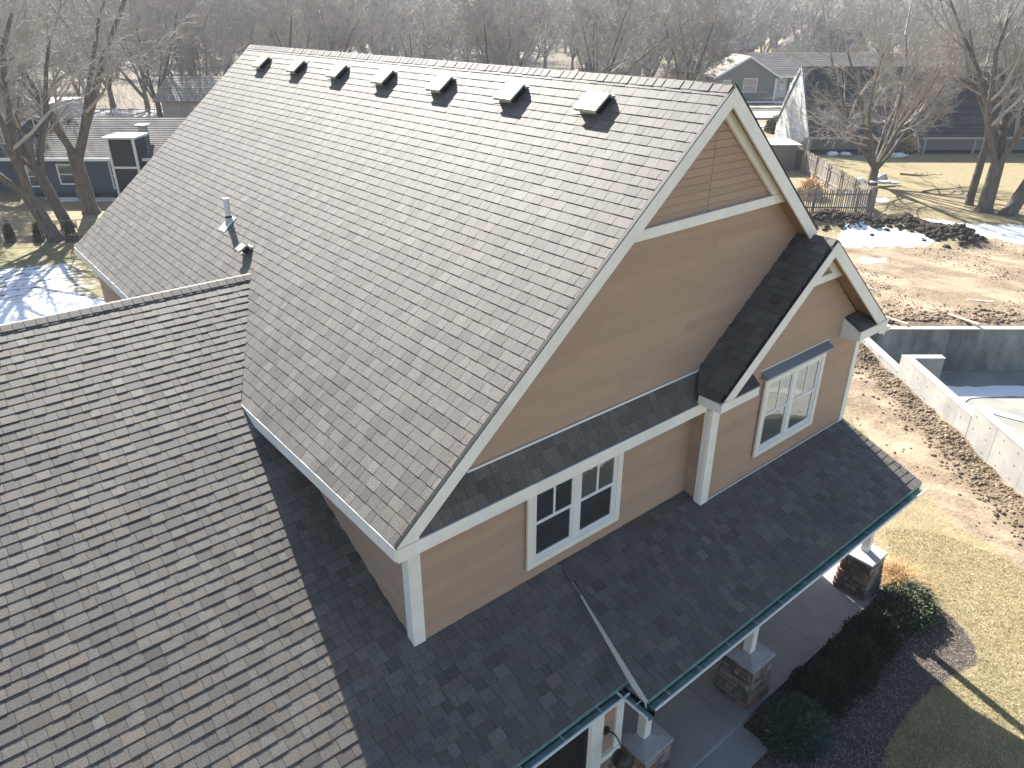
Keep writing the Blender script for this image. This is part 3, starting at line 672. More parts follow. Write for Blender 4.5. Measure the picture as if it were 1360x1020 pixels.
# ---- windows
def window(x0, x1, z0_, z1_, y, cas=.13, head=None, split=True):
    wdw = MB()
    def ring(X0, X1, Z0, Z1, w_, ya, th):
        m_ = MB(); c_ = w_
        m_.prism([U(X0, ya, Z1), U(X1, ya, Z1), U(X1, ya, Z1 - c_), U(X0, ya, Z1 - c_)], (0, -th, 0))
        m_.prism([U(X0, ya, Z0), U(X1, ya, Z0), U(X1, ya, Z0 + c_), U(X0, ya, Z0 + c_)], (0, -th, 0))
        m_.prism([U(X0, ya, Z0 + c_), U(X0 + c_, ya, Z0 + c_), U(X0 + c_, ya, Z1 - c_), U(X0, ya, Z1 - c_)], (0, -th, 0))
        m_.prism([U(X1 - c_, ya, Z0 + c_), U(X1, ya, Z0 + c_), U(X1, ya, Z1 - c_), U(X1 - c_, ya, Z1 - c_)], (0, -th, 0))
        return m_
    wd = ring(x0, x1, z0_, z1_, cas, y - .01, .036).build('window', M['casing'], house)
    a, b, c_, d_ = x0 + cas - .005, x1 - cas + .005, z0_ + cas - .005, z1_ - cas + .005
    ring(a, b, c_, d_, .05, y - .012, .02).build('window_frame', M['vinyl'], wd)
    mid = (a + b) / 2; mb = MB(); mb.prism([U(mid - .075, y - .012, c_ + .05), U(mid + .075, y - .012, c_ + .05), U(mid + .075, y - .012, d_ - .05), U(mid - .075, y - .012, d_ - .05)], (0, -.024, 0)); mb.build('mullion', M['vinyl'], wd)
    for k, (p, q) in enumerate(((a + .05, mid - .075), (mid + .075, b - .05))):
        zc = c_ + (d_ - c_) * .5
        ring(p, q, c_ + .05, zc + .04, .06, y - .004, .014).build('lower_sash', M['vinyl'], wd)
        up_ = ring(p, q, zc - .02, d_ - .05, .05, y - .014, .014).build('upper_sash', M['vinyl'], wd)
        m_ = MB(); m_.prism([U((p + q) / 2 - .022, y - .014, zc + .03), U((p + q) / 2 + .022, y - .014, zc + .03), U((p + q) / 2 + .022, y - .014, d_ - .1), U((p + q) / 2 - .022, y - .014, d_ - .1)], (0, -.012, 0)); m_.build('muntin', M['vinyl'], wd)
        for (X0, X1, Z0, Z1, yy, kk) in ((p + .05, q - .05, c_ + .1, zc + .0, y - .006, 0), (p + .045, (p + q) / 2 - .02, zc + .02, d_ - .09, y - .018, 1), ((p + q) / 2 + .02, q - .045, zc + .02, d_ - .09, y - .018, 1)):
            m_ = MB(); m_.prism([U(X0, yy, Z0), U(X1, yy, Z0), U(X1, yy, Z1), U(X0, yy, Z1)], (0, .006, 0)); m_.build('pane', head[1] if head else (M['glass_refl'] if k and kk else M['glass']), wd)
    return wd
window(-4.17, -1.72, -2.20, -.305, -.032)
wdR = window(2.30, 4.78, -2.13, -.10, by - .032, head=(1, M['glass_refl']))
# drip cap over the bay window
mb = MB(); mb.prism([U(2.16, by, .09), U(2.16, by - .20, -.03), U(2.16, by - .20, -.07), U(2.16, by, -.08)], (2.72 * S, 0, 0)); mb.build('window_hood', M['metal'], house, label='grey metal drip cap over the bay window')
mb = MB(); mb.prism([U(2.13, by - .0, .115), U(2.13, by - .02, .115), U(2.13, by - .02, .09), U(2.13, by, .09)], (2.78 * S, 0, 0)); mb.build('flashing', M['gutterw'], house)
mb = MB(); mb.prism([U(2.22, by - .01, -.08), U(2.22, by - .16, -.045), U(2.22, by - .165, -.075), U(2.22, by - .03, -.12)], (2.64 * S, 0, 0)); mb.build('window_hood_trim', M['casing'], house)

# ---- gutters: open troughs with hangers
def gutter(p0, p1, out, z, wd=.125, dp=.09, name='gutter'):
    """p0->p1 along the roof edge (units xy), out: outward direction"""
    a = U(p0[0], p0[1], 0); b = U(p1[0], p1[1], 0); a.z = b.z = zU(z); o = Vector(out)
    def prof(c): return [c, c - Vector((0, 0, dp)), c - Vector((0, 0, dp)) + o * wd * .7, c + o * wd - Vector((0, 0, .03)), c + o * wd]
    g_ = MB(); A, B = prof(a), prof(b)
    for i in range(4): g_.poly([A[i], A[i + 1], B[i + 1], B[i]])
    for i in range(4): g_.poly([B[i] + o * 0 - Vector((0, 0, .002)), B[i + 1] - Vector((0, 0, .002)), A[i + 1] - Vector((0, 0, .002)), A[i] - Vector((0, 0, .002))])
    ob = g_.build(name, M['gutter'], house, fix=False)
    l_ = MB(); l_.prism([a + o * (wd - .002), a + o * (wd + .016), a + o * (wd + .016) - Vector((0, 0, .034)), a + o * (wd - .002) - Vector((0, 0, .034))], b - a); l_.build('gutter_lip', M['gutterw'], ob)
    ln = (b - a).length; d = (b - a).normalized(); s_ = .3
    hm = MB(); hm.prism([Vector((0, 0, 0)) - d * .007, d * .007, d * .007 + o * wd, o * wd - d * .007], (0, 0, .003)); hm = hm.mesh('hanger', M['vent'])
    while s_ < ln - .1:
        inst('hanger', hm, a + d * s_ - Vector((0, 0, .006)), ob); s_ += .61
    return ob
GL = zg(YE) - .05; GP = zp(YP) - .05
gutter((-17, YE), (-3.80, YE), (0, -1, 0), GL)
gutter((-3.78, YP), (6.42, YP), (0, -1, 0), GP)
gutter((-3.77, YE - .0), (-3.77, YP - .17), (-1, 0, 0), GL)
for (x0, x1, yy, zz_) in ((-17, -3.66, YE, zg(YE)), (-3.77, 6.44, YP, zp(YP))):
    mb = MB(); mb.prism([U(x0, yy, zz_ - .004), U(x0, yy - .022, zz_ - .006), U(x0, yy - .026, zz_ - .09), U(x0, yy, zz_ - .09)], ((x1 - x0) * S, 0, 0)); mb.build('drip_edge', M['gutter'], house)
mb = MB(); mb.prism([U(-3.30, -.06, zp(-.06) - .0), U(-3.355, -.72, zp(-.72) - .012), U(-3.37, -.72, zg(-.72) + .01), U(-3.32, -.06, zg(-.06) + .01)], (-.012, 0, 0)); mb.build('flashing', M['metal'], house)
# raking fascia between the two roof planes
mb = MB(); mb.prism([U(-3.39, -.72, zp(-.72) - .06), U(-3.78, YP, zp(YP) - .03), U(-3.78, YP, zg(YE) - .14), U(-3.66, YE, zg(YE) - .02), U(-3.39, -.72, zg(-.72) + .015)], (.03, 0, 0)); mb.build('fascia', M['trim'], house, label='cream wedge of fascia between garage and porch roofs')
mb = MB(); mb.ubox((-3.74, YP + .002, GP - .26), (6.42, YP + .05, GP - .03)); mb.build('fascia', M['trim'], house)
mb = MB(); mb.ubox((-17, YE + .002, GL - .22), (-3.76, YE + .05, GL - .04)); mb.build('fascia', M['trim'], house)
mb = MB(); mb.prism([U(6.44, YP, zp(YP) - .04), U(6.58, -.46, zp(-.46) - .04), U(6.58, -.46, zp(-.46) - .26), U(6.44, YP, zp(YP) - .26)], (.035, 0, 0)); mb.build('rake_board', M['trim'], house)
mb = MB(); mb.ubox((-3.7, YP + .06, GP - .24), (6.42, .1, GP - .20)); mb.build('porch_ceiling', M['trim'], house)

# ---- porch
mb = MB(); mb.box((-2.6, -1.78, -.1), (.05 - .004, .05, .15)); mb.build('porch_slab', M['slab'], house)
mb = MB(); mb.box((.05 + .004, -1.78, -.1), (2.57 - .004, .05, .15)); mb.build('porch_slab', M['slab'], house)
mb = MB(); mb.box((2.57 + .004, -1.78, -.1), (4.98, .05, .15)); mb.build('porch_slab', M['slab'], house)
mb = MB(); mb.box((-1.62, -2.30, -.1), (.20, -1.786, .03)); mb.build('porch_step', M['slab'], house)
mb = MB(); mb.box((-1.75, -3.6, -.1), (-.1, -2.306, -.0)); mb.build('walk_slab', M['slab'], house)
def pier(x, y, seed):
    R = random.Random(seed); b0 = .61; t0 = .52; zt = .96
    cb = MB(); cb.prism([Vector((x + b0 * i, y + b0 * j, .1)) for i, j in ((.04, .04), (.96, .04), (.96, .96), (.04, .96))], (0, 0, zt - .1)); pr_ = cb.build('stone_pier', M['mortar'], house)
    cx, cy = x + b0 / 2, y + b0 / 2
    z = .15
    while z < zt - .02:
        h = min(R.choice((.07, .10, .12, .15)), zt - z); f = (z - .15) / (zt - .15); hw = (b0 + (t0 - b0) * f) / 2
        for fx in range(4):
            ax = [(1, 0), (0, 1), (-1, 0), (0, -1)][fx]; nx = [(0, -1), (1, 0), (0, 1), (-1, 0)][fx]
            s_ = -hw
            while s_ < hw - .001:
                wd = R.choice((.10, .14, .19, .25)); e_ = min(s_ + wd, hw)
                if hw - e_ < .07: e_ = hw
                o_ = R.uniform(.0, .022); g = .006; ch = .012
                def Wp(s2_, z2_, d): return Vector((cx + ax[0] * s2_ + nx[0] * (hw + d), cy + ax[1] * s2_ + nx[1] * (hw + d), z2_))
                A = [Wp(s_ + g, z + g, -.05), Wp(e_ - g, z + g, -.05), Wp(e_ - g, z + h - g, -.05), Wp(s_ + g, z + h - g, -.05)]
                B = [Wp(s_ + g + R.uniform(0, .006), z + g, o_), Wp(e_ - g, z + g + R.uniform(0, .008), o_), Wp(e_ - g - R.uniform(0, .008), z + h - g, o_), Wp(s_ + g, z + h - g - R.uniform(0, .008), o_)]
                cB = sum(B, Vector()) / 4; Cc = [p + (cB - p).normalized() * ch + Vector((nx[0], nx[1], 0)) * (.012 + R.uniform(0, .008)) for p in B]
                m_ = MB(); n_ = 0; m_.v = [tuple(p) for p in A + B + Cc]; t = R.random()
                for i in range(4):
                    j = (i + 1) % 4; m_.face((i, j, 4 + j, 4 + i), t); m_.face((4 + i, 4 + j, 8 + j, 8 + i), t)
                m_.face((8, 9, 10, 11), t); m_.build('stone', M['stone'], pr_)
                s_ = e_
        z += h
    mb = MB(); c = [Vector((cx + i * .31, cy + j * .31, .965)) for i, j in ((-1, -1), (1, -1), (1, 1), (-1, 1))]
    mb.prism(c, (0, 0, .045)); n_ = len(mb.v); t_ = [p + Vector((0, 0, .0455)) for p in c]; ap = [Vector((cx + i * .07, cy + j * .07, 1.055)) for i, j in ((-1, -1), (1, -1), (1, 1), (-1, 1))]
    for i in range(4): mb.poly([t_[i], t_[(i + 1) % 4], ap[(i + 1) % 4], ap[i]])
    mb.build('pier_cap', M['cap'], house)
    mb = MB(); mb.box((cx - .068, cy - .068, 1.04), (cx + .068, cy + .068, zU(GP - .2))); mb.build('porch_post', M['trim'], house)
pier(4.28, -1.66, 1); pier(.40, -1.70, 2); pier(-2.12, -1.66, 3)
# garage front wall end beside the porch
yw_ = -1.85
def gxz(p, mt, nm, th=.03, **k): return xz(yw_, p, mt, nm, th, **k)
gxz([(-3.84, -7.5), (-3.45, -7.5), (-3.45, GL - .1), (-3.84, GL - .1)], 'siding', 'garage_wall_end', th=.01)
gxz([(-3.47, -5.95), (-3.27, -5.95), (-3.27, GL - .15), (-3.47, GL - .15)], 'trim', 'corner_board', th=.045)
gxz([(-4.22, -7.5), (-3.82, -7.5), (-3.82, GL - .15), (-4.22, GL - .15)][:0] + [(-4.14, -7.5), (-3.82, -7.5), (-3.82, GL - .15), (-4.14, GL - .15)], 'trim', 'door_casing', th=.045)
gxz([(-4.20, -7.5), (-4.135, -7.5), (-4.135, GL - .15), (-4.20, GL - .15)], 'casing', 'door_casing', th=.03)
gxz([(-3.82, -5.95), (-3.27, -5.95), (-3.27, -5.78), (-3.82, -5.78)], 'trim', 'water_table', th=.06)
gxz([(-7.8, -7.5), (-4.205, -7.5), (-4.205, -4.0), (-7.8, -4.0)], 'bronze', 'garage_door', th=.02, label='dark garage door just under the gutter')
for k in range(4):
    z = -7.3 + k * .85; gxz([(-7.7, z), (-4.3, z), (-4.3, z + .75), (-7.7, z + .75)], 'dark', 'door_panel', th=.03)
R = random.Random(9); z = -7.6
while z < -5.98:
    x = -3.82
    while x < -3.28:
        e_ = min(x + R.uniform(.18, .32), -3.27); mb = MB(); mb.prism([U(x + .01, yw_ - .02, z + .01), U(e_ - .01, yw_ - .02, z + .01), U(e_ - .01, yw_ - .02, z + .2), U(x + .01, yw_ - .02, z + .2)], (0, -.035 - R.random() * .02, 0), R.random()); mb.build('stone', M['stone'], house); x = e_
    z += .21
# barn lantern on its gooseneck
lan = empty('wall_lantern', U(-3.73, yw_, -5.09), label='dark bronze gooseneck lantern with round shade under the gutter beside the porch', cat='lantern')
c = U(-3.73, yw_ - .04, -5.09)
MB().tube([c, c + Vector((0, -.03, 0))], .06, 14).build('wall_plate', M['bronze'], lan)
pts = [c + Vector((0, -.03 - .30 * t, .09 * math.sin(t * math.pi) - .10 * t * t)) for t in np.linspace(0, 1, 9)]
MB().tube(pts, .011, 8).build('arm', M['bronze'], lan)
c2 = pts[-1]; prof = [(.02, .0), (.05, -.01), (.09, -.035), (.125, -.08), (.145, -.13), (.148, -.15)]
mb = MB(); n_ = 20
for r_, z_ in prof:
    for k in range(n_): mb.v.append((c2.x + r_ * math.cos(2 * math.pi * k / n_), c2.y + r_ * math.sin(2 * math.pi * k / n_), c2.z + z_))
for i in range(len(prof) - 1):
    for k in range(n_): mb.face((i * n_ + k, i * n_ + (k + 1) % n_, (i + 1) * n_ + (k + 1) % n_, (i + 1) * n_ + k))
mb.face(range(n_)); mb.build('shade', M['bronze'], lan, smooth=True)
MB().tube([c2 + Vector((0, 0, -.10)), c2 + Vector((0, 0, -.19))], [.05, .045], 12).build('globe', M['glass'], lan)
MB().tube([c2 + Vector((.05 * math.cos(a), .05 * math.sin(a), .03 + .0 * a)) for a in np.linspace(0, 2 * math.pi, 13)], .007, 6).build('ring', M['bronze'], lan)

# ---- roof vents (box hoods), pipe, small vent
dn = Vector((-1, 0, -P1)).normalized(); nW = Vector((-P1, 0, 1)).normalized(); yy_ = Vector((0, 1, 0))
def mainpt(y, s_): return U(0, y, H) + dn * s_       # s_ metres down from the ridge
def roofvent(y, s_, W_=.40, L_=.36, hh=.125, name='roof_vent', label=None):
    c = mainpt(y, s_)
    def q(a, b, h): return c + yy_ * a + dn * b + nW * h
    v = MB(); v.prism([q(-W_ * .46, -.03, .012), q(W_ * .70, -.03, .012), q(W_ * .70, L_ + .0, .012), q(-W_ * .46, L_ - .04, .012)], nW * .003)
    v = v.build(name, M['vent'], house, label=label)
    hd = MB()
    a_, b_ = -W_ / 2, W_ / 2
    A = [q(a_, 0, .02), q(b_, 0, .02), q(b_, .05, hh * .86), q(a_, .05, hh * .86)]
    hd.poly(A); hd.poly([q(a_, .05, hh * .86), q(b_, .05, hh * .86), q(b_, L_, hh), q(a_, L_, hh)])
    hd.poly([q(a_, L_, hh), q(b_, L_, hh), q(b_, L_ + .012, hh - .045), q(a_, L_ + .012, hh - .045)])
    for s_2, e_ in ((a_, -.0), (b_, .0)):
        hd.poly([q(s_2, .05, hh * .86), q(s_2 + e_, L_, hh), q(s_2 + e_, L_ + .012, hh - .03), q(s_2, .05, hh * .86 - .03)])
        hd.poly([q(s_2, 0, .02), q(s_2, .05, hh * .86), q(s_2, .05, .02)])
    hd.build('hood', M['vent'], v)
    lv = MB(); lv.prism([q(a_ + .008, .02, .015), q(b_ - .008, .02, .015), q(b_ - .008, L_ - .04, .015), q(a_ + .008, L_ - .04, .015)], nW * (hh * .86 - .04)); lv.build('louvre', M['dark'], v)
    return v
for y in (17.36, 14.78, 12.16, 9.69, 7.13, 4.57, 2.13): roofvent(y + .1, .36)
c = mainpt(11.55, 4.57 * sl1 * S)
pp = MB(); pp.prism([c + yy_ * a + dn * b + nW * .012 for a, b in ((-.14, -.12), (.14, -.12), (.14, .22), (-.14, .22))], nW * .003); pv = pp.build('plumbing_vent', M['pvc'], house, label='white plastic vent pipe standing on the west slope')
MB().tube([c - Vector((0, 0, .05)), c + Vector((0, 0, .10))], [.085, .058], 12).build('boot', M['vent'], pv)
MB().tube([c + Vector((0, 0, .085)), c + Vector((0, 0, .12))], [.064, .062], 12).build('collar', M['rubber'], pv)
MB().tube([c + Vector((0, 0, .02)), c + Vector((0, 0, .44))], .053, 14).build('pipe', M['pvc'], pv)
roofvent(9.62, 4.80 * sl1 * S, .20, .20, .16, 'exhaust_vent', 'small dark-mouthed exhaust hood beside the vent pipe')

# ================================================================== foundation pit of the next plot
fnd = empty('foundation', AB(10, 15, 0), label='half-built concrete foundation of a new house, open pit with snow inside', cat='foundation')
R = random.Random(2)
def fwall(a0, b0, a1, b1, zb, zt, mt='conc', nm='concrete_wall'):
    m_ = MB(); m_.abox((a0, b0, zb), (a1, b1, zt), R.random()); return m_.build(nm, M[mt], fnd)
# far wall in form-panel widths, each lift slightly proud or darker
a = 9.76
while a < 25:
    wd = R.choice((.3, .45, .6, .6, .9)); m_ = MB(); off = R.uniform(0, .006); m_.abox((a, 15.0 - off, -1.45), (min(a + wd, 25.5) - .006, 15.24, .21 + R.uniform(-.004, .004)), R.random())
    m_.build('wall_panel', M['concd'], fnd); a += wd
m_ = MB(); m_.abox((9.76, 14.985, .212), (25.5, 15.26, .232)); m_.build('wall_top', M['conc'], fnd)
def leftwall(b0, b1, zt):
    b = b0
    while b < b1 - .01:
        e = min(b + .61, b1); m_ = MB(); off = R.uniform(0, .006)
        m_.abox((9.74 - off, b + .002, -1.45), (9.985, e - .002, zt), .45 + .3 * R.random()); m_.build('wall_panel', M['conc'], fnd); b = e
    m_ = MB(); m_.abox((9.725, b0, zt + .001), (10.0, b1, zt + .012)); m_.build('wall_top', M['conc'], fnd)
leftwall(11.65, 14.98, .18); leftwall(7.7, 11.64, .74); leftwall(-8, 7.69, 1.02)
fwall(10.0, 11.38, 10.95, 11.62, -1.45, .74); m_ = MB(); m_.abox((9.99, 11.36, .741), (10.97, 11.64, .756)); m_.build('wall_top', M['conc'], fnd)
fwall(10.0, 7.3, 10.7, 7.52, -1.45, .52); m_ = MB(); m_.abox((9.99, 7.28, .521), (10.72, 7.54, .535)); m_.build('wall_top', M['conc'], fnd)
m_ = MB(); m_.abox((9.99, -8, -1.44), (25, 14.98, -1.40)); m_.build('floor_slab', M['floor'], fnd)
def snowsheet(name, pts, z, th, seed, label, par=None):
    """an uneven low slab of snow: rounded outline, domed"""
    R = random.Random(seed); P_ = []
    n = len(pts)
    for i in range(n):
        p, q = pts[i], pts[(i + 1) % n]; L_ = math.hypot(q[0] - p[0], q[1] - p[1]); k = max(1, int(L_ / .3))
        for j in range(k):
            t = j / k; P_.append((p[0] + (q[0] - p[0]) * t + R.uniform(-.07, .07), p[1] + (q[1] - p[1]) * t + R.uniform(-.07, .07)))
    m_ = MB(); cx = sum(p[0] for p in P_) / len(P_); cy = sum(p[1] for p in P_) / len(P_)
    m_.prism([AB(p[0], p[1], z) for p in P_], (0, 0, th))
    o = m_.build(name, M['snow'], par)
    if not par: tag(o, label, 'snow', kind='stuff')
    return o
snowsheet('snow_drift', [(10.1, 13.65), (25, 13.7), (25, 13.0), (14, 12.95), (13.1, 12.8), (12.6, 12.5), (12.2, 12.0), (11.5, 11.5), (10.15, 11.3)], -1.40, .03, 3, 'long snow strip on the floor of the foundation pit')
snowsheet('snow_drift', [(12.35, 12.3), (13.0, 12.2), (13.9, 11.6), (14.4, 11.1), (14.2, 11.0), (13.6, 11.4), (12.9, 11.85), (12.5, 11.8), (11.6, 10.6), (11.4, 11.2)], -1.40, .035, 4, 'curved snow ridge lying out on the grey pit floor')
# form-tie marks on the walls
m_ = MB(); R = random.Random(31); a = 10.2
while a < 25:
    for z in (-1.15, -.75, -.35, .02): m_.abox((a + R.uniform(-.01, .01), 14.984, z - .011), (a + .022, 14.992, z + .011))
    a += .45
b = -7.5
while b < 14.8:
    for z in (-.1, .12, .5, .85):
        if z < (1.0 if b < 7.6 else .7 if b < 11.6 else .15): m_.abox((9.726, b, z - .011), (9.732, b + .022, z + .011))
    b += .6
m_.build('form_ties', M['dark'], fnd, kind='stuff')
# lumber lying against the far wall
for i, (a, b, ln, rz, lb) in enumerate(((11.6, 15.7, .9, 1.9, 'pale board leaning on the far foundation wall, left of the pair'), (14.1, 15.9, 1.5, 1.75, 'long pale board leaning on the far foundation wall'), (11.2, 16.0, .7, .3, 'short pale offcut lying behind the foundation wall'), (15.8, 17.8, 1.1, .1, 'pale board lying on the bare soil past the foundation'))):
    m_ = MB(); m_.box((-ln / 2, -.05, -.02), (ln / 2, .05, .02)); me_ = m_.mesh('plank', M['lumber'])
    inst('plank', me_, AB(a, b, .26), rot=(0, .12, rz - YAW), label=lb, cat='plank')

# ================================================================== clods, mulch, grass
def ico(R, r):
    t = (1 + 5 ** .5) / 2; V = [(-1, t, 0), (1, t, 0), (-1, -t, 0), (1, -t, 0), (0, -1, t), (0, 1, t), (0, -1, -t), (0, 1, -t), (t, 0, -1), (t, 0, 1), (-t, 0, -1), (-t, 0, 1)]
    F = [(0, 11, 5), (0, 5, 1), (0, 1, 7), (0, 7, 10), (0, 10, 11), (1, 5, 9), (5, 11, 4), (11, 10, 2), (10, 7, 6), (7, 1, 8), (3, 9, 4), (3, 4, 2), (3, 2, 6), (3, 6, 8), (3, 8, 9), (4, 9, 5), (2, 4, 11), (6, 2, 10), (8, 6, 7), (9, 8, 1)]
    sx, sy, sz = R.uniform(.7, 1.3), R.uniform(.7, 1.3), R.uniform(.5, .9)
    return [(x / 1.9 * r * sx * R.uniform(.75, 1.2), y / 1.9 * r * sy * R.uniform(.75, 1.2), z / 1.9 * r * sz * R.uniform(.75, 1.2)) for x, y, z in V], F
R = random.Random(77)
def clods(name, n, samp, rr, mt, label, cat):
    pts = []
    while len(pts) < n:
        p = samp()
        if p is not None: pts.append(p)
    X = np.array([p[0] for p in pts]); Y = np.array([p[1] for p in pts]); Z = height(X, Y); m_ = MB()
    for x, y, z in zip(X, Y, Z):
        if z < -1: continue
        r = rr[0] + (rr[1] - rr[0]) * R.random() ** 3; V, F = ico(R, r); b = len(m_.v); t = R.random()
        m_.v += [(x + p[0], y + p[1], z + p[2] + r * .15) for p in V]
        for f in F: m_.face((b + f[0], b + f[1], b + f[2]), t)
    o = m_.build(name, M[mt], None, fix=False); tag(o, label, cat, kind='stuff'); return o
def s_heap():
    t = R.random(); k = [(1060, 293), (1120, 298), (1180, 299), (1235, 309), (1272, 321)]; i = min(3, int(t * 4)); f = t * 4 - i
    p = gp(k[i][0] + (k[i + 1][0] - k[i][0]) * f, k[i][1] + (k[i + 1][1] - k[i][1]) * f); return (p.x + R.gauss(0, .6), p.y + R.gauss(0, .6))
clods('spoil_heap', 3200, s_heap, (.03, .22), 'dirtd', 'dark clods of dug soil heaped along the snowy edge of the plot', 'soil')
def s_bank():
    b = R.uniform(-2, 15.2); p = AB(9.32 + R.gauss(0, .36), b); return (p.x, p.y) if p.dot(E1) < 9.65 else None
clods('soil_bank', 6500, s_bank, (.010, .062), 'dirtm', 'loose brown soil banked along the near side of the foundation', 'soil')
def s_bank2():
    p = AB(R.uniform(9.6, 24), 15.95 + abs(R.gauss(0, .7))); return (p.x, p.y)
clods('soil_bank', 2600, s_bank2, (.02, .12), 'dirtm', 'rough soil ridge behind the far foundation wall', 'soil')
def s_all():
    p = AB(R.uniform(4.5, 26), R.uniform(-1, 32)); a, b = p.dot(E1), p.dot(E2)
    if a > 9.6 and b < 15.4 or (a < 8.6 and b < 13 and R.random() < .75): return None
    x, y = np.array([p.x]), np.array([p.y])
    if polymask(x, y, DIRTW, .5)[0] < .6: return None
    if fbm(x, y, 2.2, 61)[0] < .5: return None
    return (p.x, p.y)
DIRTW = gpoly(DIRT)
clods('dirt_clods', 4500, s_all, (.008, .05), 'dirtm', 'small pale clods scattered over the bare building plot', 'soil')

def blades(name, n, samp, hgt, wd, mt, lean, label, cat, group=None, drop=0., par=None, bend=.5):
    pts = []
    while len(pts) < n:
        p = samp()
        if p is not None: pts.append(p)
    P_ = np.array([[p[0], p[1]] for p in pts]); N = len(P_); Z = height(P_[:, 0], P_[:, 1]) if drop is not None else np.zeros(N)
    g = np.random.default_rng(n); h = hgt[0] + (hgt[1] - hgt[0]) * g.random(N); th = g.random(N) * 2 * np.pi; le = lean * g.random(N)
    sx, sy = np.cos(th), np.sin(th); dx, dy = -sy * le, sx * le
    b1 = np.stack([P_[:, 0] - sx * wd, P_[:, 1] - sy * wd, Z], 1); b2 = np.stack([P_[:, 0] + sx * wd, P_[:, 1] + sy * wd, Z], 1)
    mdx = np.stack([P_[:, 0] + dx * .4, P_[:, 1] + dy * .4, Z + h * .65], 1); tp = np.stack([P_[:, 0] + dx * 1.1, P_[:, 1] + dy * 1.1, Z + h * (1 - bend * le / max(lean, 1e-6) * .5)], 1)
    w_ = np.stack([sx * wd * .6, sy * wd * .6, 0 * sx], 1)
    V = np.stack([b1, b2, mdx + w_, mdx - w_, tp], 1).reshape(-1, 3); i = np.arange(N) * 5
    m_ = MB(); m_.v = V.tolist(); t = g.random(N)
    F = []; T = []
    for k in range(N): F += [(5 * k, 5 * k + 1, 5 * k + 2, 5 * k + 3), (5 * k + 3, 5 * k + 2, 5 * k + 4)]; T += [t[k], t[k]]
    m_.f = F; m_.a = [float(q) for q in T]
    o = m_.build(name, M[mt], par, fix=False); return tag(o, label, cat, group, kind='stuff') if label else o
MW = gpoly(MULCH); LAWN = gpoly([(1175, 700), (1240, 705), (1330, 740), (1420, 800), (1480, 1100), (1130, 1100), (1180, 985), (1240, 915), (1298, 890), (1296, 845), (1250, 805), (1190, 780)])
bx = (min(p[0] for p in LAWN), max(p[0] for p in LAWN), min(p[1] for p in LAWN), max(p[1] for p in LAWN))
def inpoly(x, y, P_):
    c = False
    for i in range(len(P_)):
        x1, y1 = P_[i]; x2, y2 = P_[i - 1]
        if (y1 > y) != (y2 > y) and x < (x2 - x1) * (y - y1) / (y2 - y1) + x1: c = not c
    return c
def s_lawn():
    x, y = R.uniform(bx[0], bx[1]), R.uniform(bx[2], bx[3]); return (x, y) if inpoly(x, y, LAWN) else None
blades('lawn_grass', 26000, s_lawn, (.02, .06), .0035, 'blade', .06, 'short dormant straw-coloured lawn at the right front corner', 'grass')
mbx = (min(p[0] for p in MW), max(p[0] for p in MW), min(p[1] for p in MW), max(p[1] for p in MW))
def s_mul():
    x, y = R.uniform(mbx[0], mbx[1]), R.uniform(mbx[2], mbx[3]); return (x, y) if inpoly(x, y, MW) and y < -1.8 else None
blades('mulch_litter', 6000, s_mul, (.01, .05), .005, 'mulch', .10, 'dark bark mulch and dead stems in the planting bed', 'mulch')

# ---- shrubs: thousands of small leaf-sized faces through a lumpy volume
def shrub(name, c, rad, n, mt, label, cat, leaf=.03, seed=1, group=None, spiky=0.):
    g = np.random.default_rng(seed); u_ = g.normal(size=(n, 3)); u_ /= np.linalg.norm(u_, axis=1)[:, None]; u_[:, 2] = np.abs(u_[:, 2]) * 1.0 - .15 * g.random(n)
    lump = g.normal(size=(14, 3)); lump /= np.linalg.norm(lump, axis=1)[:, None]; lump[:, 2] = np.abs(lump[:, 2])
    d = (u_ @ lump.T).max(1); rr = .78 + .26 * d ** 6 + spiky * g.random(n) ** 3; r = rr * (g.random(n) ** .28)
    P_ = u_ * r[:, None] * np.array(rad)[None] + np.array([0, 0, rad[2] * .12])
    m_ = MB(); ax = g.normal(size=(n, 3)) * .7 + u_ * 1.3; ax /= np.linalg.norm(ax, axis=1)[:, None]; sd = np.cross(ax, g.normal(size=(n, 3))); sd /= np.linalg.norm(sd, axis=1)[:, None]
    L_ = leaf * (.6 + .9 * g.random(n)); a = P_ - sd * (L_ * .32)[:, None]; b = P_ + sd * (L_ * .32)[:, None]; t = P_ + ax * L_[:, None]
    tt = g.random(n)
    m_.v = np.stack([a, b, t], 1).reshape(-1, 3).tolist(); m_.f = [(3 * k, 3 * k + 1, 3 * k + 2) for k in range(n)]; m_.a = [float(q) for q in tt]
    root = empty(name, c, label=label, cat=cat, group=group)
    o = D.objects.new('foliage', m_.mesh('foliage', M[mt])); COL.objects.link(o); o.parent = root
    st = MB()
    for k in range(7):
        e = Vector((g.uniform(-.6, .6) * rad[0], g.uniform(-.6, .6) * rad[1], rad[2] * .8)); st.tube([(0, 0, -.03), e * .5 + Vector((0, 0, .03)), e], [.02, .012, .005], 5)
    o = D.objects.new('stem', st.mesh('stem', M['bark'])); COL.objects.link(o); o.parent = root
    return root
def gl(px, py, z=0): p = gp(px, py, z); return (p.x, p.y, 0)
shrub('evergreen_shrub', (.62, -2.42, 0), (.62, .58, .72), 9000, 'spruce', 'round blue-green shrub beside the porch step at the bottom edge', 'shrub', .05, 1)
shrub('evergreen_shrub', (1.65, -2.25, 0), (.72, .5, .62), 8000, 'yew', 'dark yew beside the porch, nearest the round blue-green shrub', 'shrub', .045, 2, 'dark yews along the porch')
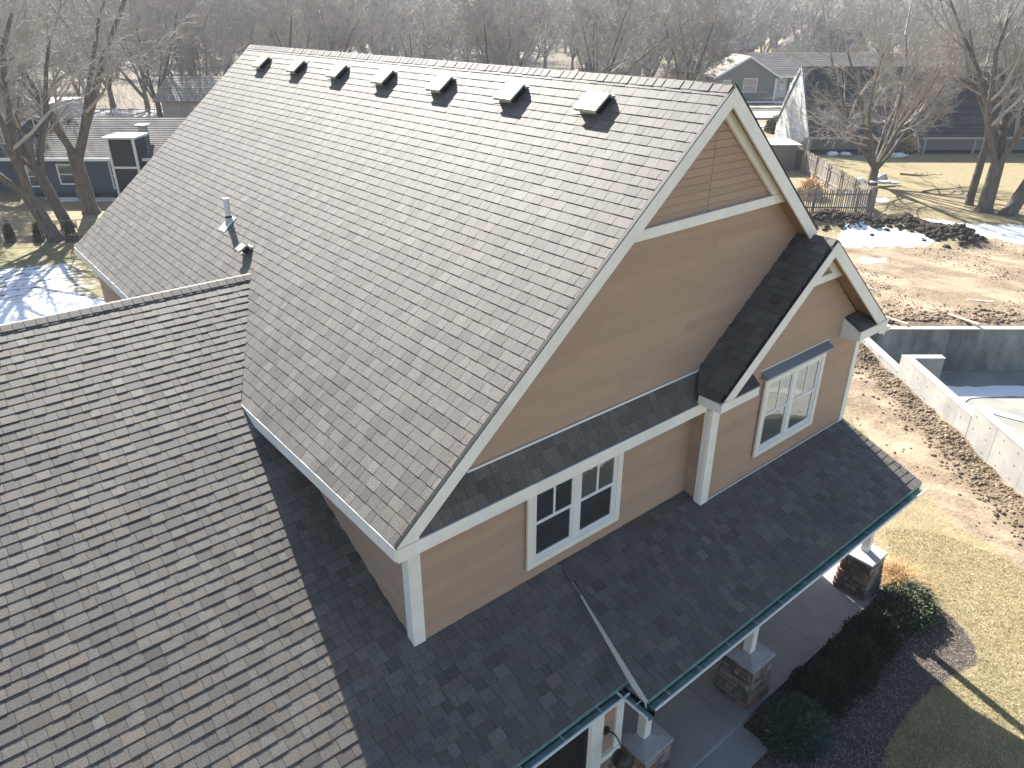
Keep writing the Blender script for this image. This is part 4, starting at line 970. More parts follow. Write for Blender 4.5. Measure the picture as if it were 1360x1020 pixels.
shrub('evergreen_shrub', (2.55, -2.3, 0), (.75, .55, .66), 8000, 'yew', 'middle dark yew of the three along the porch', 'shrub', .045, 3, 'dark yews along the porch')
shrub('evergreen_shrub', (3.5, -2.25, 0), (.75, .52, .60), 8000, 'yew', 'dark yew beside the porch, nearest the right stone pier', 'shrub', .045, 4, 'dark yews along the porch')
shrub('juniper_shrub', (4.75, -2.25, 0), (.85, .52, .45), 8000, 'juniper', 'spreading grey-green juniper, half sunlit, below the right stone pier', 'shrub', .05, 5, spiky=.25)
shrub('low_shrub', (-1.75, -2.25, 0), (.42, .4, .6), 3500, 'yew', 'dark shrub tips between the porch steps and the left stone pier', 'shrub', .05, 6, spiky=.4)
gr_c = (5.45, -1.75)
ogr = empty('ornamental_grass', (gr_c[0], gr_c[1], 0), label='clump of dry tawny ornamental grass flopping beside the right stone pier', cat='grass')
def s_og(): r = R.random() * .28; a = R.random() * 6.28; return (gr_c[0] + r * math.cos(a), gr_c[1] + r * math.sin(a))
blades('blades', 1800, s_og, (.12, .5), .004, 'straw', .95, None, None, par=None, bend=1.4)
o = COL.objects[-1]; o.name = 'blades'; attach(o, ogr); o['kind'] = 'stuff'

# ================================================================== bare trees
def tree_mesh(seed, ht=11., r0=.26, fork=.22, nlimb=5, lean=(0, 0), spread=.5, lv=(6, 6, 5, 5), mt='bark', mtw='twig', twig=.006, stems=1, thick=1.0):
    R = random.Random(seed); trunk = MB(); crown = MB()
    def rv(s): return Vector((R.gauss(0, s), R.gauss(0, s), R.gauss(0, s)))
    def branch(mb, p, d, ln, r, r_end, seg, n, wob, trop):
        pts = [p.copy()]; rad = [r]
        for i in range(seg):
            d = (d + rv(wob) + Vector((0, 0, trop))).normalized(); p = p + d * (ln / seg); pts.append(p.copy()); rad.append(r + (r_end - r) * (i + 1) / seg)
        mb.tube(pts, rad, n, cap=False); return pts, rad, d
    def grow(p, d, ln, r, level):
        last = level >= len(lv)
        if last:
            # twig: thin three-sided spike
            q = p + (d + rv(.12)).normalized() * ln; a = d.orthogonal().normalized(); b = d.cross(a); n = len(crown.v)
            for k in range(3):
                c = 2.094 * k; crown.v.append(tuple(p + (a * math.cos(c) + b * math.sin(c)) * r))
            crown.v.append(tuple(q))
            for k in range(3): crown.face((n + k, n + (k + 1) % 3, n + 3))
            return
        seg = (5, 4, 3, 2)[min(level, 3)]
        mb = trunk if level == 0 else crown
        pts, rad, dd = branch(mb, p, d, ln, r, r * (.34 if level < 2 else .3), seg, (7, 5, 4, 3)[min(level, 3)], (.10, .13, .17, .2)[min(level, 3)], (.03, .06, .04, .02)[min(level, 3)])
        k = lv[level]
        for i in range(k):
            t = .22 + .78 * (i + R.random() * .8) / k; t = min(t, .98); f = t * seg; j = min(int(f), seg - 1); f -= j
            bp = pts[j].lerp(pts[j + 1], f); rr = rad[j] + (rad[j + 1] - rad[j]) * f
            dj = (pts[j + 1] - pts[j]).normalized(); side = dj.cross(rv(1)).normalized(); ang = R.uniform(.45, .95)
            nd = (dj * math.cos(ang) + side * math.sin(ang)).normalized()
            l2 = ln * (1 - .45 * t) * R.uniform(.42, .68)
            if level + 1 >= len(lv): grow(bp, nd, max(.3, l2 * 1.25), max(twig, rr * .4), level + 1)
            else: grow(bp, nd, l2, min(rr * .62, r * .5) * thick, level + 1)
        if level + 1 < len(lv): grow(pts[-1], dd, ln * .5, rad[-1], level + 1)
    for s_ in range(stems):
        ld = Vector((lean[0], lean[1], 1)) if stems == 1 else Vector((lean[0] + R.gauss(0, .16), lean[1] + R.gauss(0, .16), 1))
        ld.normalize(); th = ht * fork; base = Vector((0, 0, -.1)) if s_ == 0 else Vector((R.gauss(0, r0 * .7), R.gauss(0, r0 * .7), -.1))
        r_ = r0 * (1 if s_ == 0 else .7)
        # flared butt
        pts = [base]; rad = [r_ * 1.55]; d = ld
        for i, (h, m_) in enumerate(((.25, 1.15), (.8, 1.0), (1, .92))):
            pts.append(base + d * (.1 + th * h) if h > .3 else base + d * (.1 + .35)); rad.append(r_ * m_)
        trunk.tube(pts, rad, 9, cap=False); top = pts[-1]
        for i in range(nlimb):
            a = 2 * math.pi * (i + R.random() * .6) / nlimb; sp_ = spread * R.uniform(.5, 1.25); 
            nd = (ld + Vector((math.cos(a) * sp_, math.sin(a) * sp_, 0))).normalized()
            grow(top - ld * R.uniform(0, th * .25), nd, ht * (1 - fork) * R.uniform(.72, .95), r_ * (.78 if i == 0 else R.uniform(.42, .62)), 0)
    return trunk.mesh('trunk', M[mt], smooth=True), crown.mesh('crown', M[mtw])
def put_tree(meshes, loc, rz=0, sc_=1., label='', group=None, name='bare_tree', tilt=(0, 0)):
    root = D.objects.new(name, None); COL.objects.link(root); root.location = loc; root.rotation_euler = (tilt[0], tilt[1], rz); root.scale = (sc_,) * 3
    tag(root, label, 'tree', group)
    for nm, me_ in zip(('trunk', 'crown'), meshes):
        o = D.objects.new(nm, me_); COL.objects.link(o); o.parent = root
    return root
# near trees, each its own shape
put_tree(tree_mesh(11, 13, .30, .20, 4, (-.30, .06), .45, (5, 6, 6, 7)), gl(76, 318), 0, 1, 'leaning bare tree at the left edge, its shadow crossing the patchy snow')
put_tree(tree_mesh(12, 12.5, .26, .26, 4, (-.22, .12), .4, (5, 6, 6, 6)), gl(92, 302), 0, 1, 'slimmer bare tree just behind the leaning one at the left edge')
put_tree(tree_mesh(13, 14, .36, .24, 5, (-.04, 0), .55, (6, 6, 6, 7)), gl(122, 283), 0, 1, 'stout bare tree forking in front of the blue-grey house')
put_tree(tree_mesh(14, 11.0, .27, .10, 8, (.02, 0), .85, (6, 7, 7, 9), thick=.85), gl(1157, 246), 0, 1, 'wide many-limbed bare tree on the lawn in front of the steep dark roof')
put_tree(tree_mesh(15, 12, .20, .34, 3, (.05, 0), .4, (6, 6, 5, 5)), gl(1286, 272), 0, 1, 'thin bare tree, leftmost of the three trunks at the right edge')
put_tree(tree_mesh(16, 13, .36, .22, 5, (.02, 0), .5, (6, 6, 7, 8)), gl(1306, 281), 0, 1, 'thick forked bare tree, middle of the three trunks at the right edge')
put_tree(tree_mesh(17, 13, .34, .26, 4, (.30, -.22), .5, (6, 6, 6, 7)), gl(1338, 285), 0, 1, 'leaning bare tree, rightmost of the three trunks at the right edge')
# shared kinds for everything further off
kinds = [tree_mesh(20 + i, 12.5, .26, .16 + .03 * (i % 3), 5 + i % 3, (0, 0), .45 + .07 * (i % 4), (6, 6, 7, 7), twig=.018, thick=1.1) for i in range(5)]
pale = tree_mesh(40, 13, .20, .3, 4, (0, 0), .3, (6, 6, 5, 5), mt='birch', mtw='birch', twig=.012)
far_k = [tree_mesh(50 + i, 13, .30, .14, 6, (0, 0), .55, (7, 8, 9), twig=.035, thick=1.35) for i in range(3)]
R = random.Random(99)
def nofit(px, py):    # keep the clear views to the houses and the street open
    return (925 < px < 1075 and py > 45) or (30 < px < 235 and py > 150) or (1035 < px < 1400 and py > 90)
named = [((860, 100), 1.05, 'spreading bare tree rising just behind the ridge left of the pale-barked tree', 0, kinds), ((683, 84), 1.1, 'bare tree with a straight trunk above the middle of the ridge', 1, kinds), ((500, 74), 1.0, 'bare tree above the ridge near the third and fourth roof vents', 2, kinds),
         ((255, 150), 1.0, 'bare tree with rising limbs hard by the far rake of the long roof', 3, kinds), ((215, 165), .95, 'bare tree behind the screened porch of the blue-grey house', 4, kinds),
         ((150, 140), 1.05, 'bare tree behind the ridge of the blue-grey house', 0, kinds), ((1030, 69), 1.2, 'dark bare tree behind the grey-green house beside the teal gable', 1, kinds), ((1095, 62), 1.1, 'bare tree rising behind the teal-gabled house', 2, kinds),
         ((970, 112), .7, 'thin young bare tree in front of the grey-green house', 3, kinds)]
for (px, py), s_, lb, k, ks in named:
    p = gl(px, py); put_tree(ks[k], p, R.random() * 6.28, s_, lb)
put_tree(pale, gl(912, 106), 1, 1.15, 'pale-barked bare tree left of the grey-green house', name='pale_tree')
put_tree(pale, gl(200, 225), 2, .8, 'bare tree beside the screened porch of the blue-grey house', name='bare_tree') if False else None
cnt = 0
for row, (b0, b1, step) in enumerate(((60, 74, 10.5), (76, 92, 10.0), (92, 112, 10.5), (112, 138, 11.5), (138, 175, 13.5))):
    bb = b0
    b = (b0 + b1) / 2; wa = b * .86 + 12; a = -wa
    while a < wa:
        q = AB(a + R.uniform(-3, 3), b + R.uniform(b0 - b1, b1 - b0) * .5); x, y, z = proj(Vector((q.x, q.y, 0)))
        if -90 < x < 1450 and not nofit(x, y) and R.random() < .93:
            put_tree(kinds[R.randrange(5)] if row < 2 else far_k[R.randrange(3)], (q.x, q.y, -.0 if b < 80 else -.6), R.random() * 6.28, R.uniform(.8, 1.15), 'bare tree in the hazy woods ' + ('behind the left-hand trees' if x < 300 else 'above the long roof ridge' if x < 900 else 'behind the houses at upper right') + (', nearer rows' if row < 2 else ', farther rows'), 'bare trees in the woods')
            cnt += 1
        a += step * R.uniform(.8, 1.2)
GL_ = {20: 'bare tree standing hard against the blue-grey house at the far left', -30: 'bare tree whose branches reach in from beyond the left edge, by the dark gabled wing', 1235: 'bare tree rising in front of the steep dark roof, right of the wide many-limbed tree',
       1330: 'bare tree by the long porch above the three trunks at the right edge', 1400: 'bare tree whose branches reach in from beyond the right edge above the lawn', 1180: 'bare tree showing over the ridge of the steep dark roof'}
# a few extra in the gaps right and left, nearer
for px, py, s_ in ((20, 235, .8), (-30, 250, .9), (290, 120, .9), (1235, 180, .8), (1330, 190, .85), (1400, 200, .9), (1180, 150, .8), (1280, 120, .9), (330, 95, .9), (410, 85, 1), (600, 84, 1), (760, 92, .9)):
    put_tree(kinds[R.randrange(5)], gl(px, py), R.random() * 6.28, s_, GL_.get(px, 'bare tree in the hazy woods just beyond the roof ridge'), 'bare trees in the woods' if py < 130 else 'bare trees in the gardens')
# tangled undergrowth filling the woods
gq = np.random.default_rng(12); m_ = MB(); N = 34000; kk = 0
bb_ = 52 + 120 * gq.random(N) ** 1.3; aa_ = (gq.random(N) * 2 - 1) * (bb_ * .82 + 12)
okm = ((aa_ < 17) | (bb_ > 104)) & ~((bb_ > 73) & (bb_ < 83)) & (fbm(aa_, bb_, 7, 71) > .36) & ~((aa_ < -18) & (bb_ < 58) & (aa_ > -40))
aa_, bb_ = aa_[okm], bb_[okm]; N = len(aa_)
PX = aa_ * E1.x + bb_ * E2.x; PY = aa_ * E1.y + bb_ * E2.y; hh = .8 + 3.2 * gq.random(N) ** 1.5 * (.5 + fbm(aa_, bb_, 11, 72)); tx = gq.normal(size=N) * .35 * hh; ty = gq.normal(size=N) * .35 * hh
wx = gq.normal(size=N); wy = gq.normal(size=N); wl = np.hypot(wx, wy); ww = .012 + .012 * gq.random(N); wx = wx / wl * ww; wy = wy / wl * ww; z0_ = np.full(N, -.1) - (bb_ > 80) * .4; zb_ = z0_ + hh * gq.random(N) * .4
V = np.stack([np.stack([PX - wx, PY - wy, zb_], 1), np.stack([PX + wx, PY + wy, zb_], 1), np.stack([PX + tx, PY + ty, z0_ + hh], 1)], 1).reshape(-1, 3)
m_.v = V.tolist(); m_.f = [(3 * k, 3 * k + 1, 3 * k + 2) for k in range(N)]; m_.a = [.5] * N
o = m_.build('undergrowth', M['twig'], None, fix=False); tag(o, 'tangled leafless undergrowth between the trees of the woods', 'undergrowth', kind='stuff')
# far-off wood that reads as one mass
m_ = MB(); R = random.Random(4)
tm, cmh = tree_mesh(60, 14, .5, .12, 6, (0, 0), .6, (7, 7), twig=.07, thick=1.8)
def meshnp(me_):
    v = np.empty(len(me_.vertices) * 3, np.float32); me_.vertices.foreach_get('co', v); return v.reshape(-1, 3), [tuple(p.vertices) for p in me_.polygons]
v1, f1 = meshnp(cmh); v2, f2 = meshnp(tm); VV = np.concatenate([v1, v2]); FF = f1 + [tuple(i + len(v1) for i in f) for f in f2]
allv = []; allf = []; off = 0
for k in range(300):
    b = R.uniform(170, 330); a = R.uniform(-1, 1) * (b * .8 + 20); q = AB(a, b, -1.5); th = R.random() * 6.28; c_, s_ = math.cos(th), math.sin(th); sc_ = R.uniform(.9, 1.4)
    X = np.stack([(VV[:, 0] * c_ - VV[:, 1] * s_) * sc_ + q.x, (VV[:, 0] * s_ + VV[:, 1] * c_) * sc_ + q.y, VV[:, 2] * sc_ + q.z], 1)
    allv.append(X); allf += [tuple(i + off for i in f) for f in FF]; off += len(X)
me_ = D.meshes.new('distant_wood'); me_.from_pydata(np.concatenate(allv).tolist(), [], allf); me_.materials.append(M['twig']); me_.update()
o = D.objects.new('distant_wood', me_); COL.objects.link(o); tag(o, 'far-off leafless wood along the horizon', 'wood', kind='stuff')

# ================================================================== neighbouring houses
def roofslab(par, pts, mt, th=.12, name='roof', rows=14):
    """roof slope from four corners (eaveL, eaveR, ridgeR, ridgeL), with laid courses standing proud"""
    e0, e1, r1, r0 = [Vector(p) for p in pts]; n = (e1 - e0).cross(r0 - e0).normalized()
    if n.z < 0: n = -n
    m_ = MB(); m_.prism([e0, e1, r1, r0], n * -th)
    ro_ = m_.build(name, M[mt], par)
    m_ = MB()
    for k in range(rows):
        t0, t1 = k / rows, (k + 1) / rows; a, b, c_, d_ = e0.lerp(r0, t0), e1.lerp(r1, t0), e1.lerp(r1, t1), e0.lerp(r0, t1)
        m_.poly([a + n * .03, b + n * .03, c_ + n * .006, d_ + n * .006], random.random()); m_.poly([a, b, b + n * .03, a + n * .03], .3)
    m_.build('shingle_courses', M[mt], ro_, fix=False, kind='stuff'); return ro_
def awin(par, a0, a1, z0_, z1_, b, side='b', fr='vinyl', gl_='glassf', bars=1):
    """window on a wall facing -b (or -a when side == 'a')"""
    def P_(s_, z_, d): return AB(s_, b - d, z_) if side == 'b' else AB(b - d, s_, z_)
    m_ = MB(); w_ = .09; nn = P_(0, 0, .05) - P_(0, 0, 0)
    for (x0, x1, y0_, y1_) in ((a0, a1, z1_ - w_, z1_), (a0, a1, z0_, z0_ + w_), (a0, a0 + w_, z0_ + w_, z1_ - w_), (a1 - w_, a1, z0_ + w_, z1_ - w_), (a0 + w_, a1 - w_, (z0_ + z1_) / 2 - .03, (z0_ + z1_) / 2 + .03)):
        m_.prism([P_(x0, y0_, .0), P_(x1, y0_, 0), P_(x1, y1_, 0), P_(x0, y1_, 0)], nn)
    f = m_.build('window', M[fr], par)
    m_ = MB(); m_.prism([P_(a0 + w_, z0_ + w_, .005), P_(a1 - w_, z0_ + w_, .005), P_(a1 - w_, z1_ - w_, .005), P_(a0 + w_, z1_ - w_, .005)], nn * .3); m_.build('pane', M[gl_], f)
def apart(par, nm, mt, *boxes, **k):
    m_ = MB()
    for a, b in boxes: m_.abox(a, b, random.random())
    return m_.build(nm, M[mt], par, **k)
random.seed(8)
# blue-grey house on the left
b0 = 36.7; hl = empty('neighbour_house', AB(-28, b0, 0), label='low blue-grey house with streaked roof behind the left trees', cat='house')
apart(hl, 'wall', 'bluewall', ((-32.2, b0, -.3), (-19, b0 + 8, 2.3)))
apart(hl, 'fascia', 'vinyl', ((-33.5, b0 - .42, 2.22), (-19, b0 - .36, 2.40)))
apart(hl, 'skirting', 'darkroof', ((-32.3, b0 - .03, -.3), (-19, b0 - .0, .28)))
roofslab(hl, [AB(-33.6, b0 - .4, 2.36), AB(-18.5, b0 - .4, 2.36), AB(-18.5, b0 + 4, 4.15), AB(-33.3, b0 + 4, 4.15)], 'oldroof', rows=22)
roofslab(hl, [AB(-18.5, b0 + 8.4, 2.36), AB(-33.6, b0 + 8.4, 2.36), AB(-33.3, b0 + 4, 4.15), AB(-18.5, b0 + 4, 4.15)], 'oldroof', rows=6)
awin(hl, -30.1, -29.1, .75, 2.0, b0); awin(hl, -32.0, -31.3, .6, 1.9, b0)
sp_ = apart(hl, 'screened_porch', 'screen', ((-26.1, b0 - 1.0, -.2), (-24.6, b0 + .5, 3.55)))
apart(sp_, 'post', 'vinyl', ((-26.18, b0 - 1.08, -.2), (-26.06, b0 - .96, 3.6))); apart(sp_, 'post', 'vinyl', ((-24.68, b0 - 1.08, -.2), (-24.56, b0 - .96, 3.6)))
apart(sp_, 'rail', 'vinyl', ((-26.05, b0 - 1.06, 1.9), (-24.7, b0 - .99, 2.02))); apart(sp_, 'rail', 'vinyl', ((-26.05, b0 - 1.06, .3), (-24.7, b0 - .99, .42)))
apart(sp_, 'porch_roof', 'vinyl', ((-26.3, b0 - 1.2, 3.6), (-24.4, b0 + .6, 3.72))); apart(hl, 'chimney', 'grey', ((-25.5, b0 + 1.8, 3.0), (-25.1, b0 + 2.2, 3.95)), ((-25.65, b0 + 1.65, 3.95), (-24.95, b0 + 2.35, 4.02)))
awin(hl, -26.9, -26.3, .5, 2.1, b0)
ac = empty('air_conditioner', AB(-28.3, b0 - .8, 0), label='grey air-conditioning unit against the blue-grey house', cat='air conditioner')
apart(ac, 'case', 'grey', ((-28.7, b0 - 1.0, 0), (-28.0, b0 - .4, .75))); apart(ac, 'grille', 'dark', ((-28.65, b0 - 1.012, .1), (-28.05, b0 - 1.001, .35))); apart(ac, 'top_fan', 'dark', ((-28.55, b0 - .9, .751), (-28.15, b0 - .5, .77)))
# dark wing further left
hw_ = empty('neighbour_house', AB(-38, 38, 0), label='dark slate-blue gabled wing at the left edge beyond the leaning tree', cat='house')
apart(hw_, 'wall', 'bluewall', ((-42, 38.5, -.3), (-33.6, 46, 2.0)))
roofslab(hw_, [AB(-43, 38, 2.0), AB(-33.2, 38, 2.0), AB(-35.5, 42, 3.6), AB(-41, 42, 3.6)], 'darkroof', rows=10); awin(hw_, -36, -35, .6, 1.8, 38.5)
# tan shed roof beyond
h2 = empty('neighbour_house', AB(-30, 66, 0), label='pale tan-roofed house showing through the trees left of the long roof', cat='house')
apart(h2, 'wall', 'tanwall', ((-36, 66, -.3), (-24, 73, 2.6))); roofslab(h2, [AB(-36.6, 65.5, 2.6), AB(-23.4, 65.5, 2.6), AB(-23.4, 69.5, 4.5), AB(-36.6, 69.5, 4.5)], 'tanroof', rows=10); awin(h2, -33, -31.8, .8, 2.1, 66)
roofslab(h2, [AB(-23.4, 73.5, 2.6), AB(-36.6, 73.5, 2.6), AB(-36.6, 69.5, 4.5), AB(-23.4, 69.5, 4.5)], 'tanroof', rows=4)
h2 = empty('neighbour_house', AB(-52, 62, 0), label='pale walled house behind the tree tops at the left edge', cat='house')
apart(h2, 'wall', 'whitewall', ((-56, 60, -.3), (-44, 67, 2.8))); roofslab(h2, [AB(-56.6, 59.5, 2.8), AB(-43.4, 59.5, 2.8), AB(-43.4, 63.5, 4.8), AB(-56.6, 63.5, 4.8)], 'greyroof', rows=10); awin(h2, -52, -50.6, .8, 2.1, 60)
# white-gabled house with the steep dark roof on the right
b0 = 53.; hr = empty('neighbour_house', AB(28, b0 + 3, 0), label='white-gabled house with a steep dark roof and long porch beyond the right lawn', cat='house')
m_ = MB(); m_.prism([AB(21.5, b0 - .1, -.5), AB(21.5, b0 + 8.2, -.5), AB(21.5, b0 + 8.2, 1.4), AB(21.5, b0 + 6.2, 4.6), AB(21.5, b0 + 4.1, 6.0), AB(21.5, b0 + 3.6, 5.9), AB(21.5, b0 - .1, 1.2)], E1 * .08); m_.build('wall', M['whitewall'], hr, label='white gable end wall')
for k in range(26):
    z = -.2 + k * .24; bw0 = b0 if z < 1.35 else b0 + (z - 1.35) * .78; bw1 = b0 + 8.2 if z < 1.4 else (b0 + 8.2 - (z - 1.4) * .62 if z < 4.6 else b0 + 6.2 - (z - 4.6) * 1.3)
    if bw1 - bw0 > .3: apart(hr, 'siding_board', 'whitewall', ((21.47, bw0 + .05, z), (21.5, bw1 - .05, z + .225)))
apart(hr, 'wall', 'grey', ((21.8, b0 + 1.6, -.5), (48, b0 + 8, 2.5)))
roofslab(hr, [AB(21.4, b0 - .2, 1.32), AB(48, b0 - .2, 1.32), AB(48, b0 + 3.9, 6.25), AB(21.4, b0 + 3.9, 6.25)], 'darkroof', rows=34)
roofslab(hr, [AB(48, b0 + 8.2, 1.4), AB(21.4, b0 + 8.2, 1.4), AB(21.4, b0 + 3.9, 6.25), AB(48, b0 + 3.9, 6.25)], 'darkroof', rows=6)
m_ = MB(); m_.prism([AB(21.36, b0 - .25, 1.30), AB(21.36, b0 + 3.9, 6.28), AB(21.36, b0 + 3.9, 6.05), AB(21.36, b0 - .05, 1.15)], E1 * .06); m_.build('rake_board', M['vinyl'], hr)
apart(hr, 'porch_beam', 'greybeam', ((21.4, b0 - .3, 1.10), (27.5, b0 - .16, 1.28))); apart(hr, 'porch_beam', 'greybeam', ((30.6, b0 - .3, 1.10), (35.5, b0 - .16, 1.28))); apart(hr, 'porch_beam', 'greybeam', ((35.9, b0 - .5, 1.15), (47, b0 - .36, 1.33)))
for a in (21.55, 25.6, 30.8, 34.8): apart(hr, 'porch_post', 'greybeam', ((a, b0 - .28, -.4), (a + .14, b0 - .17, 1.1)))
awin(hr, b0 + 1.6, b0 + 2.5, .2, 1.5, 21.5, side='a'); awin(hr, b0 + 3.4, b0 + 4.3, .2, 1.5, 21.5, side='a')
apart(hr, 'porch_door', 'vinyl', ((29.2, b0 + 1.5, -.3), (30.1, b0 + 1.58, 1.8)))
# grey-green house
b0 = 93.; hg = empty('neighbour_house', AB(30, b0, 0), label='grey-green house with white door and front gable beyond the peak of the long roof', cat='house')
m_ = MB(); m_.prism([AB(23.8, b0, -.8), AB(31.4, b0, -.8), AB(31.4, b0, 2.9), AB(27.6, b0, 5.1), AB(23.8, b0, 2.9)], E2 * 6); m_.build('wall', M['greenwall'], hg, label='grey-green front gable')
roofslab(hg, [AB(31.9, b0 - .5, 2.65), AB(31.9, b0 + 8, 2.65), AB(27.6, b0 + 8, 5.2), AB(27.6, b0 - .5, 5.2)], 'greyroof', rows=10)
roofslab(hg, [AB(23.3, b0 + 8, 2.65), AB(23.3, b0 - .5, 2.65), AB(27.6, b0 - .5, 5.2), AB(27.6, b0 + 8, 5.2)], 'tanroof', rows=10)
for s_ in (-1, 1):
    m_ = MB(); m_.prism([AB(27.6, b0 - .55, 5.25), AB(27.6 + s_ * 4.35, b0 - .55, 2.67), AB(27.6 + s_ * 4.35, b0 - .55, 2.45), AB(27.6, b0 - .55, 5.0)], E2 * .06); m_.build('rake_board', M['vinyl'], hg)
apart(hg, 'wall', 'greenwall', ((31.4, b0 + 2.2, -.8), (48, b0 + 9, 2.7)))
roofslab(hg, [AB(30.5, b0 + .4, 2.65), AB(49, b0 + .4, 2.65), AB(49, b0 + 5.5, 5.35), AB(28.5, b0 + 5.5, 5.35)], 'greyroof', rows=14)
roofslab(hg, [AB(49, b0 + 10, 2.65), AB(28, b0 + 10, 2.65), AB(28.5, b0 + 5.5, 5.35), AB(49, b0 + 5.5, 5.35)], 'greyroof', rows=6)
awin(hg, 27.2, 29.0, .9, 2.6, b0, gl_='tanwall'); awin(hg, 24.6, 25.6, .9, 2.4, b0)
apart(hg, 'corner_board', 'vinyl', ((31.25, b0 - .06, -.6), (31.5, b0 - .01, 2.6)))
dr_ = apart(hg, 'front_door', 'vinyl', ((32.2, b0 + 2.1, .1), (33.5, b0 + 2.18, 2.5))); apart(dr_, 'door_pane', 'glassf', ((32.65, b0 + 2.06, 1.1), (33.05, b0 + 2.095, 2.0)))
for a in (34.8, 36.3): apart(hg, 'porch_post', 'vinyl', ((a, b0 + .5, -.6), (a + .14, b0 + .64, 2.6)))
apart(hg, 'gutter', 'vinyl', ((31.6, b0 + .2, 2.66), (35.0, b0 + .35, 2.82)))
# teal gable, brick, hipped, further houses
b0 = 178; ht_ = empty('neighbour_house', AB(64, b0, 0), label='distant house with pale teal gable and grey roof, upper right of the roof peak', cat='house')
m_ = MB(); m_.prism([AB(60, b0, -2), AB(68, b0, -2), AB(68, b0, 2.2), AB(64, b0, 6.2), AB(60, b0, 2.2)], E2 * 6); m_.build('wall', M['tealwall'], ht_)
roofslab(ht_, [AB(68.4, b0 - .6, 1.8), AB(80, b0 - .6, 1.8), AB(79, b0 + 5, 6.4), AB(64, b0 + 5, 6.4)], 'darkroof', rows=10); roofslab(ht_, [AB(59.6, b0 + 6, 1.8), AB(59.6, b0 - .5, 1.8), AB(64, b0 - .5, 6.35), AB(64, b0 + 6, 6.35)], 'greyroof', rows=8)
roofslab(ht_, [AB(68.4, b0 - .6, 1.8), AB(68.4, b0 + 6, 1.8), AB(64, b0 + 6, 6.35), AB(64, b0 - .6, 6.35)], 'darkroof', rows=8)
for s_ in (-1, 1):
    m_ = MB(); m_.prism([AB(64, b0 - .65, 6.5), AB(64 + s_ * 4.5, b0 - .65, 1.9), AB(64 + s_ * 4.5, b0 - .65, 1.6), AB(64, b0 - .65, 6.1)], E2 * .08); m_.build('rake_board', M['vinyl'], ht_)
b0 = 160; hb = empty('neighbour_house', AB(43, b0, 0), label='distant red brick house with dark roof above the peak of the long roof', cat='house')
apart(hb, 'wall', 'brick', ((39, b0, -2), (48, b0 + 7, 3.2))); roofslab(hb, [AB(38.5, b0 - .5, 3.2), AB(48.6, b0 - .5, 3.2), AB(48, b0 + 3.5, 5.6), AB(40, b0 + 3.5, 5.6)], 'darkroof', rows=8); apart(hb, 'corner_board', 'vinyl', ((40.4, b0 - .1, -1), (40.8, b0 - .01, 3.1))); awin(hb, 43, 44.6, .8, 2.4, b0)
b0 = 150; hb = empty('neighbour_house', AB(22, b0, 0), label='distant dark hip-roofed house behind the ridge right of the middle', cat='house')
for (aa, bb_, w_, hh_, mt, wm_, lb) in ((20.5, 106, 10, 3.6, 'darkroof', 'tanwall', None),):
    apart(hb, 'wall', wm_, ((aa, bb_, -.6), (aa + w_, bb_ + 7, 2.4))); roofslab(hb, [AB(aa - .5, bb_ - .5, 2.4), AB(aa + w_ + .5, bb_ - .5, 2.4), AB(aa + w_ - 3, bb_ + 3.5, 4.3), AB(aa + 3, bb_ + 3.5, 4.3)], mt, rows=8)
    roofslab(hb, [AB(aa + w_ + .5, bb_ - .5, 2.4), AB(aa + w_ + .5, bb_ + 7.5, 2.4), AB(aa + w_ - 3, bb_ + 3.5, 4.3), AB(aa + w_ - 3, bb_ + 3.5, 4.31)], mt, rows=8)
hb = empty('neighbour_house', AB(5, 112, 0), label='low tan-roofed house just above the ridge by the last two vents', cat='house')
apart(hb, 'wall', 'tanwall', ((8, 118, -1), (18, 124, 2.2))); roofslab(hb, [AB(7.5, 117.5, 2.2), AB(18.5, 117.5, 2.2), AB(18, 121, 4.0), AB(8, 121, 4.0)], 'tanroof', rows=8)
hb = empty('neighbour_house', AB(70, 120, 0), label='pale gabled house half hidden behind the steep dark roof', cat='house')
m_ = MB(); m_.prism([AB(58, 118, -1), AB(66, 118, -1), AB(66, 118, 3.0), AB(62, 118, 5.2), AB(58, 118, 3.0)], E2 * 8); m_.build('wall', M['tanwall'], hb); roofslab(hb, [AB(66.5, 117.5, 2.8), AB(66.5, 126, 2.8), AB(62, 126, 5.4), AB(62, 117.5, 5.4)], 'greyroof', rows=8); roofslab(hb, [AB(57.5, 126, 2.8), AB(57.5, 117.5, 2.8), AB(62, 117.5, 5.4), AB(62, 126, 5.4)], 'tanroof', rows=8)

# street and kerbs between the plots
m_ = MB(); m_.abox((-90, 74.5, -.08), (140, 81.5, .012)); o = m_.build('street', M['road'], None, kind='structure')
m_ = MB(); m_.abox((-90, 74.2, -.08), (140, 74.49, .12)); m_.abox((-90, 81.51, -.08), (140, 81.8, .12)); o = m_.build('kerb', M['conc'], None, kind='structure')
for (pts, lb) in (([(20, 84.5), (33, 85), (33, 85.8), (20, 85.6)], 'thin snow strip on the verge beyond the street'), ([(22, 89.6), (34, 89.8), (36, 91.2), (24, 91)], 'snow patch at the foot of the grey-green house'), ([(21.5, 68), (27, 68.2), (27.4, 69.4), (21.8, 69.4)], 'snow patch on the near verge of the street')):
    snowsheet('snow_patch', pts, .0, .04, 5, lb)

